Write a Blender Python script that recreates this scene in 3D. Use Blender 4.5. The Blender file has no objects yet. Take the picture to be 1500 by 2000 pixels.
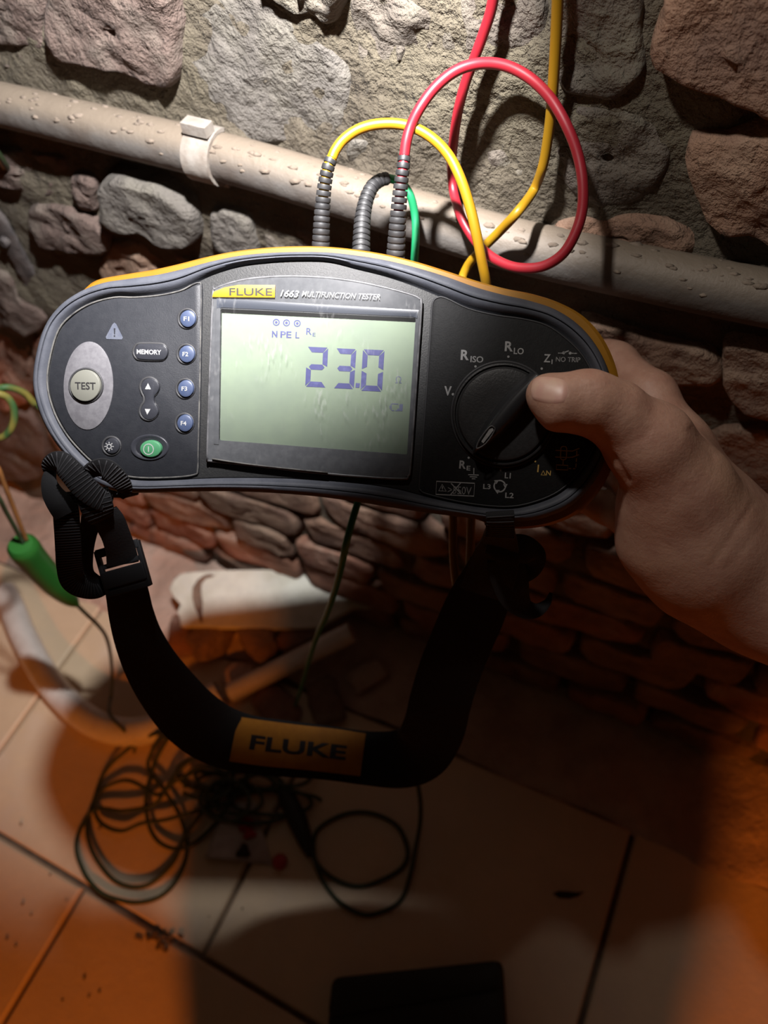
import bpy, bmesh, math, random
import numpy as np
from mathutils import Matrix, Vector
from mathutils.bvhtree import BVHTree

random.seed(7)
RNG = np.random.default_rng(11)
S = bpy.context.scene
COL = S.collection
PI = math.pi

# ------------------------------------------------------------------ camera
# world: x along the stone wall, y into the wall, z up; the wall face is y = WALL_Y
WALL_Y = 0.33
CAM = np.array([0.0, 0.0, 0.87])
FPX, CX, CY = 1450.0, 750.0, 1000.0


def nv(v):
    v = np.asarray(v, float)
    return v / np.linalg.norm(v)


_l = nv([-3700, -1150, 1450.0])
_d = np.array([257, 1000, 1450.0])
_d = nv(_d - _l * np.dot(_d, _l))
ROT = np.array([-_l, np.cross(-_d, -_l), -_d])      # world = ROT @ (right, down, forward)
RIGHT, DOWN, FWD = ROT[:, 0], ROT[:, 1], ROT[:, 2]
UP = -DOWN

cam_d = bpy.data.cameras.new('camera')
cam = bpy.data.objects.new('camera', cam_d)
COL.objects.link(cam)
m = Matrix.Identity(4)
for i in range(3):
    m[i][0], m[i][1], m[i][2], m[i][3] = RIGHT[i], UP[i], -FWD[i], CAM[i]
cam.matrix_world = m
cam_d.sensor_fit = 'VERTICAL'
cam_d.sensor_height = 36.0
cam_d.sensor_width = 27.0
cam_d.lens = FPX / 2000.0 * 36.0
cam_d.clip_start = 0.02
cam_d.dof.use_dof = True
cam_d.dof.focus_distance = 0.315
cam_d.dof.aperture_fstop = 8.0
S.camera = cam

# ------------------------------------------------------------------ light and exposure
world = bpy.data.worlds.new('cellar_dark')
S.world = world
world.use_nodes = True
world.node_tree.nodes['Background'].inputs[0].default_value = (1.0, 0.55, 0.28, 1)
world.node_tree.nodes['Background'].inputs[1].default_value = 0.018

S.view_settings.view_transform = 'Standard'
S.view_settings.look = 'None'
S.view_settings.gamma = 1.0
S.view_settings.use_curve_mapping = False
S.view_settings.exposure = 0.0


def aim(o, target):
    d = Vector(target) - o.location
    o.rotation_euler = d.to_track_quat('-Z', 'Y').to_euler()


# the hand torch held above the camera: a bright beam, its spill an added second spot filling hand and dial
L_HEAD = CAM + UP * 0.223 - RIGHT * 0.045 + FWD * 0.092


def torch(name, energy, deg, blend, target, col):
    hd = bpy.data.lights.new(name, 'SPOT')
    hd.energy = energy
    hd.color = col
    hd.spot_size = math.radians(deg)
    hd.spot_blend = blend
    hd.shadow_soft_size = 0.008
    ho = bpy.data.objects.new(name, hd)
    ho.location = L_HEAD
    COL.objects.link(ho)
    aim(ho, target)


torch('torch_beam', 25.0, 77, 0.60, (-0.325, 0.33, 0.545), (1.0, 0.97, 0.97))
torch('torch_fill', 2.3, 90, 1.0, (0.08, 0.28, 0.66), (1.0, 0.93, 0.86))

# the orange work lamp on the floor behind the photographer
L_WORK = (0.476, -1.354, 0.92)
wd = bpy.data.lights.new('work_lamp_light', 'POINT')
wd.energy = 50.0
wd.color = (1.0, 0.235, 0.018)
wd.shadow_soft_size = 0.035
wo = bpy.data.objects.new('work_lamp_light', wd)
wo.location = L_WORK
COL.objects.link(wo)


# ------------------------------------------------------------------ layout helpers
def ray(px, py):
    return ROT @ np.array([(px - CX) / FPX, (py - CY) / FPX, 1.0])


def at(px, py, depth):
    return CAM + ray(px, py) * depth


def on_wall(px, py, off=0.0):
    d = ray(px, py)
    return CAM + d * ((WALL_Y - off) / d[1])


def on_floor(px, py, z=0.0):
    d = ray(px, py)
    return CAM + d * ((z - CAM[2]) / d[2])


def catmull(pts, n=8, closed=False):
    P = np.asarray(pts, float)
    k = len(P)
    out = []
    rng = range(k) if closed else range(k - 1)
    for i in rng:
        if closed:
            p0, p1, p2, p3 = P[(i - 1) % k], P[i], P[(i + 1) % k], P[(i + 2) % k]
        else:
            p1, p2 = P[i], P[i + 1]
            p0 = P[i - 1] if i > 0 else 2 * p1 - p2
            p3 = P[i + 2] if i + 2 < k else 2 * p2 - p1
        for j in range(n):
            t = j / n
            out.append(0.5 * (2 * p1 + (p2 - p0) * t + (2 * p0 - 5 * p1 + 4 * p2 - p3) * t * t
                              + (3 * p1 - p0 - 3 * p2 + p3) * t ** 3))
    if not closed:
        out.append(P[-1])
    return np.array(out)


# value noise in numpy
_perm = RNG.random(4096)


def vnoise(p):
    p = np.asarray(p, float)
    i = np.floor(p).astype(np.int64)
    f = p - i
    f = f * f * (3 - 2 * f)
    r = 0
    for dx in (0, 1):
        for dy in (0, 1):
            for dz in (0, 1):
                h = ((i[..., 0] + dx) * 73856093) ^ ((i[..., 1] + dy) * 19349663) ^ ((i[..., 2] + dz) * 83492791)
                w = (f[..., 0] if dx else 1 - f[..., 0]) * (f[..., 1] if dy else 1 - f[..., 1]) * (f[..., 2] if dz else 1 - f[..., 2])
                r = r + _perm[np.abs(h) % 4096] * w
    return r * 2 - 1


def fbm(p, octs=4):
    p = np.asarray(p, float)
    a, r = 1.0, 0
    for k in range(octs):
        r = r + a * vnoise(p + 17.3 * k)
        p = p * 2.03
        a *= 0.5
    return r


# ------------------------------------------------------------------ object helpers
def link(name, me, parent=None, mat=None, smooth=True, kind=None):
    o = bpy.data.objects.new(name, me)
    COL.objects.link(o)
    if parent is not None:
        o.parent = parent
    if mat is not None:
        me.materials.clear()
        me.materials.append(mat)
    if smooth and len(me.polygons):
        me.polygons.foreach_set('use_smooth', [True] * len(me.polygons))
    if kind:
        o['kind'] = kind
    return o


def mesh(name, verts, faces, parent=None, mat=None, smooth=True, kind=None, sharp=None):
    me = bpy.data.meshes.new(name)
    me.from_pydata([tuple(v) for v in verts], [], [tuple(int(i) for i in f) for f in faces])
    bm = bmesh.new()
    bm.from_mesh(me)
    bmesh.ops.recalc_face_normals(bm, faces=bm.faces)
    bm.to_mesh(me)
    bm.free()
    me.update()
    if sharp:
        me.set_sharp_from_angle(angle=math.radians(sharp))
    o = link(name, me, parent, mat, smooth, kind)
    if sharp:
        me.set_sharp_from_angle(angle=math.radians(sharp))
    return o


def merge(parts):
    V, F = [], []
    for v, f in parts:
        b = len(V)
        V.extend([tuple(q) for q in v])
        F.extend([tuple(int(i) + b for i in q) for q in f])
    return V, F


def tag(o, label, cat, group=None):
    o['label'] = label
    o['category'] = cat
    if group:
        o['group'] = group
    return o


def empty(name, loc=(0, 0, 0), mw=None):
    o = bpy.data.objects.new(name, None)
    COL.objects.link(o)
    o.empty_display_size = 0.02
    if mw is not None:
        o.matrix_world = mw
    else:
        o.location = loc
    return o


def frames(P):
    P = np.asarray(P, float)
    T = np.gradient(P, axis=0)
    T /= np.linalg.norm(T, axis=1)[:, None] + 1e-12
    a = np.array([0, 0, 1.0]) if abs(T[0][2]) < 0.9 else np.array([1.0, 0, 0])
    N = np.zeros_like(P)
    N[0] = nv(np.cross(T[0], a))
    for i in range(1, len(P)):
        n = N[i - 1] - T[i] * np.dot(N[i - 1], T[i])
        N[i] = nv(n)
    return T, N, np.cross(T, N)


def tube(P, r, seg=10, cap=True):
    P = np.asarray(P, float)
    n = len(P)
    R = np.full(n, r) if np.isscalar(r) else np.asarray(r, float)
    T, N, B = frames(P)
    a = np.linspace(0, 2 * PI, seg, endpoint=False)
    V = (P[:, None, :] + R[:, None, None] * (np.cos(a)[None, :, None] * N[:, None, :] + np.sin(a)[None, :, None] * B[:, None, :])).reshape(-1, 3)
    F = []
    for i in range(n - 1):
        for j in range(seg):
            k = (j + 1) % seg
            F.append((i * seg + j, i * seg + k, (i + 1) * seg + k, (i + 1) * seg + j))
    if cap:
        F.append(tuple(range(seg))[::-1])
        F.append(tuple((n - 1) * seg + j for j in range(seg)))
    return V, F


def ribbon(P, Wd, half, thick, ncross=6, curl=0.0):
    """a strap: P path, Wd width direction per point, half width per point"""
    P = np.asarray(P, float)
    n = len(P)
    T = np.gradient(P, axis=0)
    T /= np.linalg.norm(T, axis=1)[:, None] + 1e-12
    half = np.full(n, half) if np.isscalar(half) else np.asarray(half, float)
    thick = np.full(n, thick) if np.isscalar(thick) else np.asarray(thick, float)
    V, F = [], []
    prof = []
    for k in range(ncross + 1):
        s = -1 + 2 * k / ncross
        prof.append((s, 0.5 if 0 < k < ncross else 0.28))
    for k in range(ncross, -1, -1):
        s = -1 + 2 * k / ncross
        prof.append((s, -0.5 if 0 < k < ncross else -0.28))
    m_ = len(prof)
    for i in range(n):
        w = Wd[i] - T[i] * np.dot(Wd[i], T[i])
        w = nv(w)
        nn = np.cross(T[i], w)
        for s, h in prof:
            V.append(P[i] + w * (half[i] * s) + nn * (thick[i] * h + curl * (s * s - 0.5)))
    for i in range(n - 1):
        for j in range(m_):
            k = (j + 1) % m_
            F.append((i * m_ + j, i * m_ + k, (i + 1) * m_ + k, (i + 1) * m_ + j))
    F.append(tuple(range(m_)))
    F.append(tuple((n - 1) * m_ + j for j in range(m_))[::-1])
    return V, F


def box(c, s, ax=None):
    ax = np.eye(3) if ax is None else np.asarray(ax)
    V = []
    for dz in (-1, 1):
        for dy in (-1, 1):
            for dx in (-1, 1):
                V.append(np.asarray(c) + ax[0] * s[0] * dx / 2 + ax[1] * s[1] * dy / 2 + ax[2] * s[2] * dz / 2)
    return V, [(0, 2, 3, 1), (4, 5, 7, 6), (0, 1, 5, 4), (2, 6, 7, 3), (0, 4, 6, 2), (1, 3, 7, 5)]


# ------------------------------------------------------------------ materials
def M(name, col, rough=0.6, metal=0.0, col2=None, nscale=50.0, nlo=0.4, nhi=0.62, bump=0.0, bscale=200.0,
      rnd=None, spec=0.5, detail=5.0, col3=None, n3=9.0, coords='Object', bump2=0.0, bscale2=20.0):
    mt = bpy.data.materials.new(name)
    mt.use_nodes = True
    nt = mt.node_tree
    bs = nt.nodes['Principled BSDF']
    bs.inputs['Base Color'].default_value = (*col, 1)
    bs.inputs['Roughness'].default_value = rough
    bs.inputs['Metallic'].default_value = metal
    bs.inputs['Specular IOR Level'].default_value = spec
    tc = nt.nodes.new('ShaderNodeTexCoord')
    src = tc.outputs[coords]
    out = None

    def noise(scale, det=detail):
        n = nt.nodes.new('ShaderNodeTexNoise')
        n.inputs['Scale'].default_value = scale
        n.inputs['Detail'].default_value = det
        n.inputs['Roughness'].default_value = 0.62
        nt.links.new(src, n.inputs['Vector'])
        return n

    def ramp(o, lo, hi):
        r = nt.nodes.new('ShaderNodeMapRange')
        r.inputs['From Min'].default_value = lo
        r.inputs['From Max'].default_value = hi
        nt.links.new(o, r.inputs['Value'])
        return r.outputs['Result']

    def mix(fac, a, b):
        x = nt.nodes.new('ShaderNodeMix')
        x.data_type = 'RGBA'
        nt.links.new(fac, x.inputs['Factor'])
        for sock, v in ((x.inputs['A'], a), (x.inputs['B'], b)):
            if isinstance(v, tuple):
                sock.default_value = (*v, 1)
            else:
                nt.links.new(v, sock)
        return x.outputs['Result']
    if col2:
        out = mix(ramp(noise(nscale).outputs['Fac'], nlo, nhi), col, col2)
    if col3:
        out = mix(ramp(noise(n3, 7).outputs['Fac'], 0.48, 0.66), out if out is not None else col, col3)
    if rnd:
        oi = nt.nodes.new('ShaderNodeObjectInfo')
        out = mix(oi.outputs['Random'], out if out is not None else col, rnd) if isinstance(rnd, tuple) else out
    if out is not None:
        nt.links.new(out, bs.inputs['Base Color'])
    prev = None
    for b, sc in ((bump2, bscale2), (bump, bscale)):
        if b:
            bn = nt.nodes.new('ShaderNodeBump')
            bn.inputs['Strength'].default_value = min(1.0, b)
            bn.inputs['Distance'].default_value = 0.35 / sc * max(1.0, b)
            nt.links.new(noise(sc, 6).outputs['Fac'], bn.inputs['Height'])
            if prev:
                nt.links.new(prev, bn.inputs['Normal'])
            prev = bn.outputs['Normal']
    if prev:
        nt.links.new(prev, bs.inputs['Normal'])
    return mt


MT = {}
MT['mortar'] = M('mortar', (0.1093, 0.0918, 0.0657), .95, col2=(0.0668, 0.0538, 0.038), nscale=22, bump=1.0, bscale=170, bump2=1.6, bscale2=38, col3=(0.1214, 0.1045, 0.0701), n3=6)
MT['stone'] = M('stone', (0.1214, 0.1029, 0.0833), .92, col2=(0.0819, 0.0664, 0.0541), nscale=16, bump=1.0, bscale=150, bump2=1.2, bscale2=32, rnd=None, col3=(0.1366, 0.1234, 0.0935), n3=26)
MT['stone_pink'] = M('stone_pink', (0.1377, 0.0991, 0.0821), .92, col2=(0.0984, 0.0684, 0.0568), nscale=18, bump=1.0, bscale=150, bump2=1.2, bscale2=32, col3=(0.1443, 0.1197, 0.0978), n3=26)
MT['stone_grey'] = M('stone_grey', (0.118, 0.1077, 0.0947), .92, col2=(0.0852, 0.0752, 0.0647), nscale=18, bump=.9, bscale=150, bump2=1.1, bscale2=32, col3=(0.1377, 0.1266, 0.1041), n3=26)
MT['stone_brown'] = M('stone_brown', (.25, .15, .10), .92, col2=(.15, .09, .065), nscale=22, bump=1.0, bscale=150, bump2=1.2, bscale2=36, col3=(.30, .21, .15), n3=18)
MT['stone_red'] = M('stone_red', (.34, .17, .11), .92, col2=(.21, .10, .07), nscale=24, bump=1.0, bscale=150, bump2=1.2, bscale2=36, col3=(.36, .25, .19), n3=18)
MT['tile'] = M('floor_tile', (0.7452, 0.5837, 0.3974), .55, col2=(0.6458, 0.4968, 0.3229), nscale=7, bump=.35, bscale=120, col3=(0.6955, 0.5589, 0.4099), n3=14, coords='Object')
MT['grout'] = M('grout', (.26, .19, .13), .95, col2=(.18, .13, .09), nscale=60, bump=.8, bscale=200)
MT['screed'] = M('screed', (0.6325, 0.46, 0.368), .95, col2=(0.46, 0.322, 0.253), nscale=14, bump=.8, bscale=150, bump2=.8, bscale2=30)
MT['pvc_dusty'] = M('dusty_pvc', (0.1078, 0.0991, 0.0904), .6, col2=(0.0696, 0.0539, 0.0434), nscale=22, nlo=.47, nhi=.72, bump=.35, bscale=160)
MT['clip'] = M('dusty_clip', (0.2652, 0.2418, 0.2145), .6, col2=(0.1872, 0.156, 0.1287), nscale=60, bump=.3, bscale=200)
MT['dust'] = M('caked_dust', (0.195, 0.156, 0.1209), .98, col2=(0.1482, 0.117, 0.0897), nscale=60, bump=1.0, bscale=220)
MT['white_pvc'] = M('white_pvc', (.72, .69, .64), .45, col2=(.62, .58, .53), nscale=30)
MT['offcut'] = M('offcut_white', (.74, .74, .64), .55, col2=(.58, .57, .47), nscale=20, bump=.3, bscale=120, col3=(.66, .66, .58), n3=70)
MT['black_iron'] = M('black_iron', (.05, .045, .045), .7, col2=(.10, .085, .08), nscale=60, bump=.8, bscale=160)

MT['plastic'] = M('dark_grey_plastic', (0.0148, 0.0158, 0.0193), .48, col2=(0.0179, 0.0189, 0.0225), nscale=300, bump=.35, bscale=1500, spec=.25)
MT['bumper'] = M('bumper_rubber', (0.0498, 0.0536, 0.066), .55, col2=(0.0646, 0.0682, 0.0814), nscale=90, bump=.35, bscale=1600, spec=.25)
MT['plate_mid'] = M('speckled_plastic', (0.0227, 0.0231, 0.0239), .5, col2=(0.0293, 0.0293, 0.0293), nscale=900, bump=.6, bscale=1300, spec=.25)
MT['plate_right'] = M('right_panel_plastic', (0.0139, 0.0139, 0.0144), .6, col2=(0.0166, 0.0166, 0.0169), nscale=500, bump=.6, bscale=1300, spec=.10)
MT['wear'] = M('scuffed_edge', (0.086, 0.0828, 0.0764), .7, col2=(0.0207, 0.0207, 0.0223), nscale=160, nlo=.42, nhi=.66)
MT['edge_dark'] = M('panel_groove', (.022, .022, .024), .6)
MT['edge_soft'] = M('panel_edge', (.10, .10, .105), .45, col2=(.05, .05, .053), nscale=200)
MT['yellow_shell'] = M('yellow_shell', (0.244, 0.1061, 0.0064), .42, col2=(0.2175, 0.0955, 0.0053), nscale=60)
MT['badge'] = M('badge_yellow', (0.3182, 0.175, 0.0095), .45, col2=(0.2864, 0.1538, 0.0095), nscale=180)
MT['print_black'] = M('print_black', (.012, .011, .012), .55)
MT['print_white'] = M('print_white', (0.2703, 0.2703, 0.2703), .6, col2=(0.1763, 0.1763, 0.1763), nscale=700, nlo=.5, nhi=.75)
MT['print_grey'] = M('print_grey_worn', (0.1248, 0.1248, 0.1248), .6, col2=(0.234, 0.234, 0.234), nscale=900)
MT['print_gold'] = M('print_gold', (0.468, 0.2964, 0.078), .6)
MT['print_pale'] = M('print_pale_blue', (0.0562, 0.0632, 0.0878), .5, col2=(0.0772, 0.0842, 0.1053), nscale=400)
MT['lens_print'] = M('lens_border', (0.0524, 0.0549, 0.0599), .7, col2=(0.0675, 0.07, 0.075), nscale=260, spec=.05)
MT['lens_navy'] = M('lens_navy', (0.0247, 0.0295, 0.0412), .35)
MT['lcd'] = M('lcd_green', (0.1372, 0.1721, 0.1284), .75, col2=(0.1498, 0.1884, 0.1353), nscale=60, spec=.1)
MT['lcd_seg'] = M('lcd_segment', (0.0244, 0.0262, 0.1076), .5, col2=(0.0468, 0.0515, 0.1498), nscale=300, nlo=.52, nhi=.7)
MT['lcd_faint'] = M('lcd_segment_faint', (.07, .08, .14), .5)
MT['silver'] = M('brushed_silver', (0.1082, 0.1055, 0.1136), .5, col2=(0.0839, 0.0811, 0.0892), nscale=420)
MT['btn_cream'] = M('cream_button', (0.1273, 0.1273, 0.1082), .42)
MT['btn_blue'] = M('blue_button', (0.0351, 0.0498, 0.0965), .38, col2=(0.0439, 0.0585, 0.1053), nscale=300)
MT['btn_green'] = M('green_button', (0.0429, 0.1638, 0.078), .35)
MT['btn_grey'] = M('grey_button', (0.0225, 0.0235, 0.0288), .35, bump=.2, bscale=900, spec=.25)
MT['knob'] = M('knob_plastic', (0.0291, 0.0291, 0.0304), .40, col2=(0.0364, 0.0364, 0.0377), nscale=600, bump=.55, bscale=1300, spec=.25)
MT['knob_dark'] = M('knob_handle', (0.019, 0.0195, 0.0216), .33)
MT['boot'] = M('lead_boot_rubber', (0.0156, 0.0156, 0.0168), .55, col2=(0.027, 0.027, 0.0282), nscale=120)
MT['yellow_cable'] = M('yellow_cable', (0.3223, 0.1727, 0.0066), .42)
MT['red_cable'] = M('red_cable', (0.2606, 0.0112, 0.0202), .42)
MT['green_cable'] = M('green_cable', (0.01, 0.2125, 0.0813), .45)
MT['wire_dark'] = M('dark_green_wire', (0.0298, 0.0467, 0.0187), .5)
MT['wire_brown'] = M('brown_wire', (.24, .10, .03), .5)
MT['green_plug'] = M('green_plug', (0.0162, 0.1008, 0.0144), .42)
MT['webbing'] = M('black_webbing', (.014, .014, .016), .9, bump=.5, bscale=900)
MT['web_rib'] = M('webbing_rib', (.05, .05, .055), .8)
MT['padding'] = M('black_padding', (0.006, 0.0057, 0.006), .95, bump=.6, bscale=400)
MT['buckle'] = M('buckle_plastic', (.030, .032, .036), .45)
MT['patch'] = M('orange_patch', (0.4185, 0.162, 0.0081), .7, col2=(0.3645, 0.135, 0.0067), nscale=120, bump=.3, bscale=500)
MT['paper'] = M('stained_paper', (.56, .50, .47), .8, col2=(.42, .34, .31), nscale=40)
MT['red_bit'] = M('red_plastic', (.45, .02, .02), .5)
MT['pouch'] = M('black_pouch', (.016, .019, .017), .6, bump=.4, bscale=300)
MT['debris'] = M('dark_debris', (.03, .02, .015), .9)
MT['skin'] = M('skin', (.43, .25, .18), .55, col2=(.36, .19, .135), nscale=70, bump=.45, bscale=750, col3=(.45, .265, .18), n3=28, bump2=.18, bscale2=160)
MT['nail'] = M('nail', (.56, .32, .26), .42, col2=(.60, .40, .30), nscale=90)
MT['jacket'] = M('navy_jacket', (.03, .035, .05), .9, bump=.4, bscale=200)
MT['trousers'] = M('work_trousers', (.05, .05, .055), .9, bump=.4, bscale=200)
MT['hair'] = M('dark_hair', (.03, .02, .015), .7, bump=.8, bscale=300)
MT['leather'] = M('black_leather', (.02, .018, .016), .5)
for k in ('skin',):
    b = MT[k].node_tree.nodes['Principled BSDF']
    b.inputs['Subsurface Weight'].default_value = 0.12
    b.inputs['Subsurface Radius'].default_value = (.006, .002, .001)
    b.inputs['Subsurface Scale'].default_value = 1.0

# earth wire: yellow insulation with green stripes
mt = M('earth_wire', (.55, .42, .03), .5)
nt = mt.node_tree
wv = nt.nodes.new('ShaderNodeTexWave')
wv.inputs['Scale'].default_value = 34
wv.inputs['Distortion'].default_value = 2
tc = nt.nodes.new('ShaderNodeTexCoord')
mx = nt.nodes.new('ShaderNodeMix')
mx.data_type = 'RGBA'
mx.inputs['A'].default_value = (.15, .125, .025, 1)
mx.inputs['B'].default_value = (.025, .07, .02, 1)
nt.links.new(tc.outputs['Object'], wv.inputs['Vector'])
nt.links.new(wv.outputs['Fac'], mx.inputs['Factor'])
nt.links.new(mx.outputs['Result'], nt.nodes['Principled BSDF'].inputs['Base Color'])
MT['earth'] = mt

# clear pane over the display: fresnel gloss, fine scratches that scatter
mt = bpy.data.materials.new('display_pane')
mt.use_nodes = True
nt = mt.node_tree
for n in list(nt.nodes):
    nt.nodes.remove(n)
o_ = nt.nodes.new('ShaderNodeOutputMaterial')
tr = nt.nodes.new('ShaderNodeBsdfTransparent')
gl = nt.nodes.new('ShaderNodeBsdfGlossy')
gl.inputs['Roughness'].default_value = 0.34
gl.inputs['Color'].default_value = (.12, .12, .12, 1)
df = nt.nodes.new('ShaderNodeBsdfDiffuse')
df.inputs['Color'].default_value = (.34, .34, .34, 1)
fr = nt.nodes.new('ShaderNodeFresnel')
fr.inputs['IOR'].default_value = 1.3
m1 = nt.nodes.new('ShaderNodeMixShader')
m2 = nt.nodes.new('ShaderNodeMixShader')
tc = nt.nodes.new('ShaderNodeTexCoord')
mp = nt.nodes.new('ShaderNodeMapping')
mp.inputs['Scale'].default_value = (700, 240, 300)
mp.inputs['Rotation'].default_value = (0, 0, .5)
n1 = nt.nodes.new('ShaderNodeTexNoise')
n1.inputs['Scale'].default_value = 1
n1.inputs['Detail'].default_value = 4
n2 = nt.nodes.new('ShaderNodeTexNoise')
n2.inputs['Scale'].default_value = 48
n2.inputs['Detail'].default_value = 5
r1 = nt.nodes.new('ShaderNodeMapRange')
r1.inputs['From Min'].default_value = .53
r1.inputs['From Max'].default_value = .74
r2 = nt.nodes.new('ShaderNodeMapRange')
r2.inputs['From Min'].default_value = .50
r2.inputs['From Max'].default_value = .72
mu = nt.nodes.new('ShaderNodeMath')
mu.operation = 'MULTIPLY'
ms = nt.nodes.new('ShaderNodeMath')
ms.operation = 'MULTIPLY_ADD'
ms.inputs[1].default_value = .26
ms.inputs[2].default_value = .018
nt.links.new(tc.outputs['Object'], mp.inputs['Vector'])
nt.links.new(mp.outputs['Vector'], n1.inputs['Vector'])
nt.links.new(tc.outputs['Object'], n2.inputs['Vector'])
nt.links.new(n1.outputs['Fac'], r1.inputs['Value'])
nt.links.new(n2.outputs['Fac'], r2.inputs['Value'])
nt.links.new(r1.outputs['Result'], mu.inputs[0])
nt.links.new(r2.outputs['Result'], mu.inputs[1])
nt.links.new(mu.outputs[0], ms.inputs[0])
gb = nt.nodes.new('ShaderNodeNewGeometry')
sb = nt.nodes.new('ShaderNodeMath')
sb.operation = 'SUBTRACT'
sb.inputs[0].default_value = 1.0
sm_ = nt.nodes.new('ShaderNodeMath')
sm_.operation = 'MULTIPLY'
nt.links.new(gb.outputs['Backfacing'], sb.inputs[1])
nt.links.new(sb.outputs[0], sm_.inputs[0])
nt.links.new(fr.outputs[0], sm_.inputs[1])
nt.links.new(sm_.outputs[0], m1.inputs[0])
nt.links.new(tr.outputs[0], m1.inputs[1])
nt.links.new(gl.outputs[0], m1.inputs[2])
nt.links.new(ms.outputs[0], m2.inputs[0])
nt.links.new(m1.outputs[0], m2.inputs[1])
nt.links.new(df.outputs[0], m2.inputs[2])
nt.links.new(m2.outputs[0], o_.inputs[0])
MT['pane'] = mt

# ================================================================== THE SETTING
# ------------------------------------------------------------------ stone wall
def inside(p, poly):
    x, z = p
    c = False
    j = len(poly) - 1
    for i in range(len(poly)):
        if (poly[i][1] > z) != (poly[j][1] > z) and x < (poly[j][0] - poly[i][0]) * (z - poly[i][1]) / (poly[j][1] - poly[i][1]) + poly[i][0]:
            c = not c
        j = i
    return c


nx, nz = 300, 180
gx = np.linspace(-1.7, 0.95, nx)
gz = np.linspace(-0.03, 1.5, nz)
GX, GZ = np.meshgrid(gx, gz)
PP = np.stack([GX, np.zeros_like(GX), GZ], -1)
TOPF = np.clip((GZ - .36) / .12, 0, 1)
SHADOW_BULGE = .008 * np.clip((GZ - .34) / .08, 0, 1) * np.clip((.640 - GZ) / .03, 0, 1)   # bulge added below the pipe to shorten its shadow
GY = WALL_Y + 0.004 - SHADOW_BULGE - TOPF * .0085 - (0.0075 - .003 * TOPF) * fbm(PP * 13.0, 4) - 0.0022 * fbm(PP * 70.0, 3)
V = np.stack([GX, GY, GZ], -1).reshape(-1, 3)
F = [(j * nx + i, j * nx + i + 1, (j + 1) * nx + i + 1, (j + 1) * nx + i) for j in range(nz - 1) for i in range(nx - 1)]
wall = mesh('wall_back', V, F, None, MT['mortar'], True, 'structure')


def stone(poly, h, mat, seed, rough=1.0, nring=7, npt=40):
    """one stone: an irregular outline in wall coordinates (x, z), rising h out of the mortar"""
    P = catmull(poly, 6, True)
    # resample evenly
    d = np.linalg.norm(np.roll(P, -1, 0) - P, axis=1)
    s = np.concatenate([[0], np.cumsum(d)])
    Q = np.concatenate([P, P[:1]])
    t = np.linspace(0, s[-1], npt, endpoint=False)
    P = np.stack([np.interp(t, s, Q[:, 0]), np.interp(t, s, Q[:, 1])], 1)
    c = P.mean(0)
    size = math.sqrt(abs(np.sum(P[:, 0] * np.roll(P[:, 1], -1) - P[:, 1] * np.roll(P[:, 0], -1))) / 2)
    jit = fbm(np.stack([P[:, 0] * 45, np.full(npt, seed * 3.1), P[:, 1] * 45], 1), 4)
    P = c + (P - c) * (1 + (0.055 * jit * min(1.5, 0.09 / size))[:, None])
    edge = min(0.25, 0.0055 / size)
    shadow_bulge = .008 * min(1, max(0, (c[1] - .34) / .08)) * min(1, max(0, (.640 - c[1]) / .03))  # stones follow the added bulge that shortens the pipe's shadow
    ks = [1.05, 1.0, 1 - edge * 0.35, 1 - edge] + list(np.linspace(1 - edge * 2, 0.12, nring - 1))
    hs = [-0.014, h * 0.25, h * 0.75, h] + [h * (1.0 + 0.04 * (i + 1) / nring) for i in range(nring - 1)]
    V = []
    for k, hh in zip(ks, hs):
        ring = c + (P - c) * k
        p3 = np.stack([ring[:, 0], np.full(npt, seed * 1.7), ring[:, 1]], 1)
        n = 0.0034 * rough * fbm(p3 * 22, 4) + 0.0018 * rough * fbm(p3 * 95, 3)
        y = WALL_Y - shadow_bulge - hh - n * (1 if k <= 1 else 0)
        V += [(ring[i, 0], y[i], ring[i, 1]) for i in range(npt)]
    nr = len(ks)
    p3 = np.array([[c[0], seed * 1.7, c[1]]])
    V.append((c[0], WALL_Y - shadow_bulge - hs[-1] - 0.0042 * rough * float(fbm(p3 * 30, 4)[0]), c[1]))
    F = []
    for r in range(nr - 1):
        for i in range(npt):
            k = (i + 1) % npt
            F.append((r * npt + i, r * npt + k, (r + 1) * npt + k, (r + 1) * npt + i))
    for i in range(npt):
        F.append(((nr - 1) * npt + i, (nr - 1) * npt + (i + 1) % npt, nr * npt))
    return mesh('stone', V, F, wall, mat, True)


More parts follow.
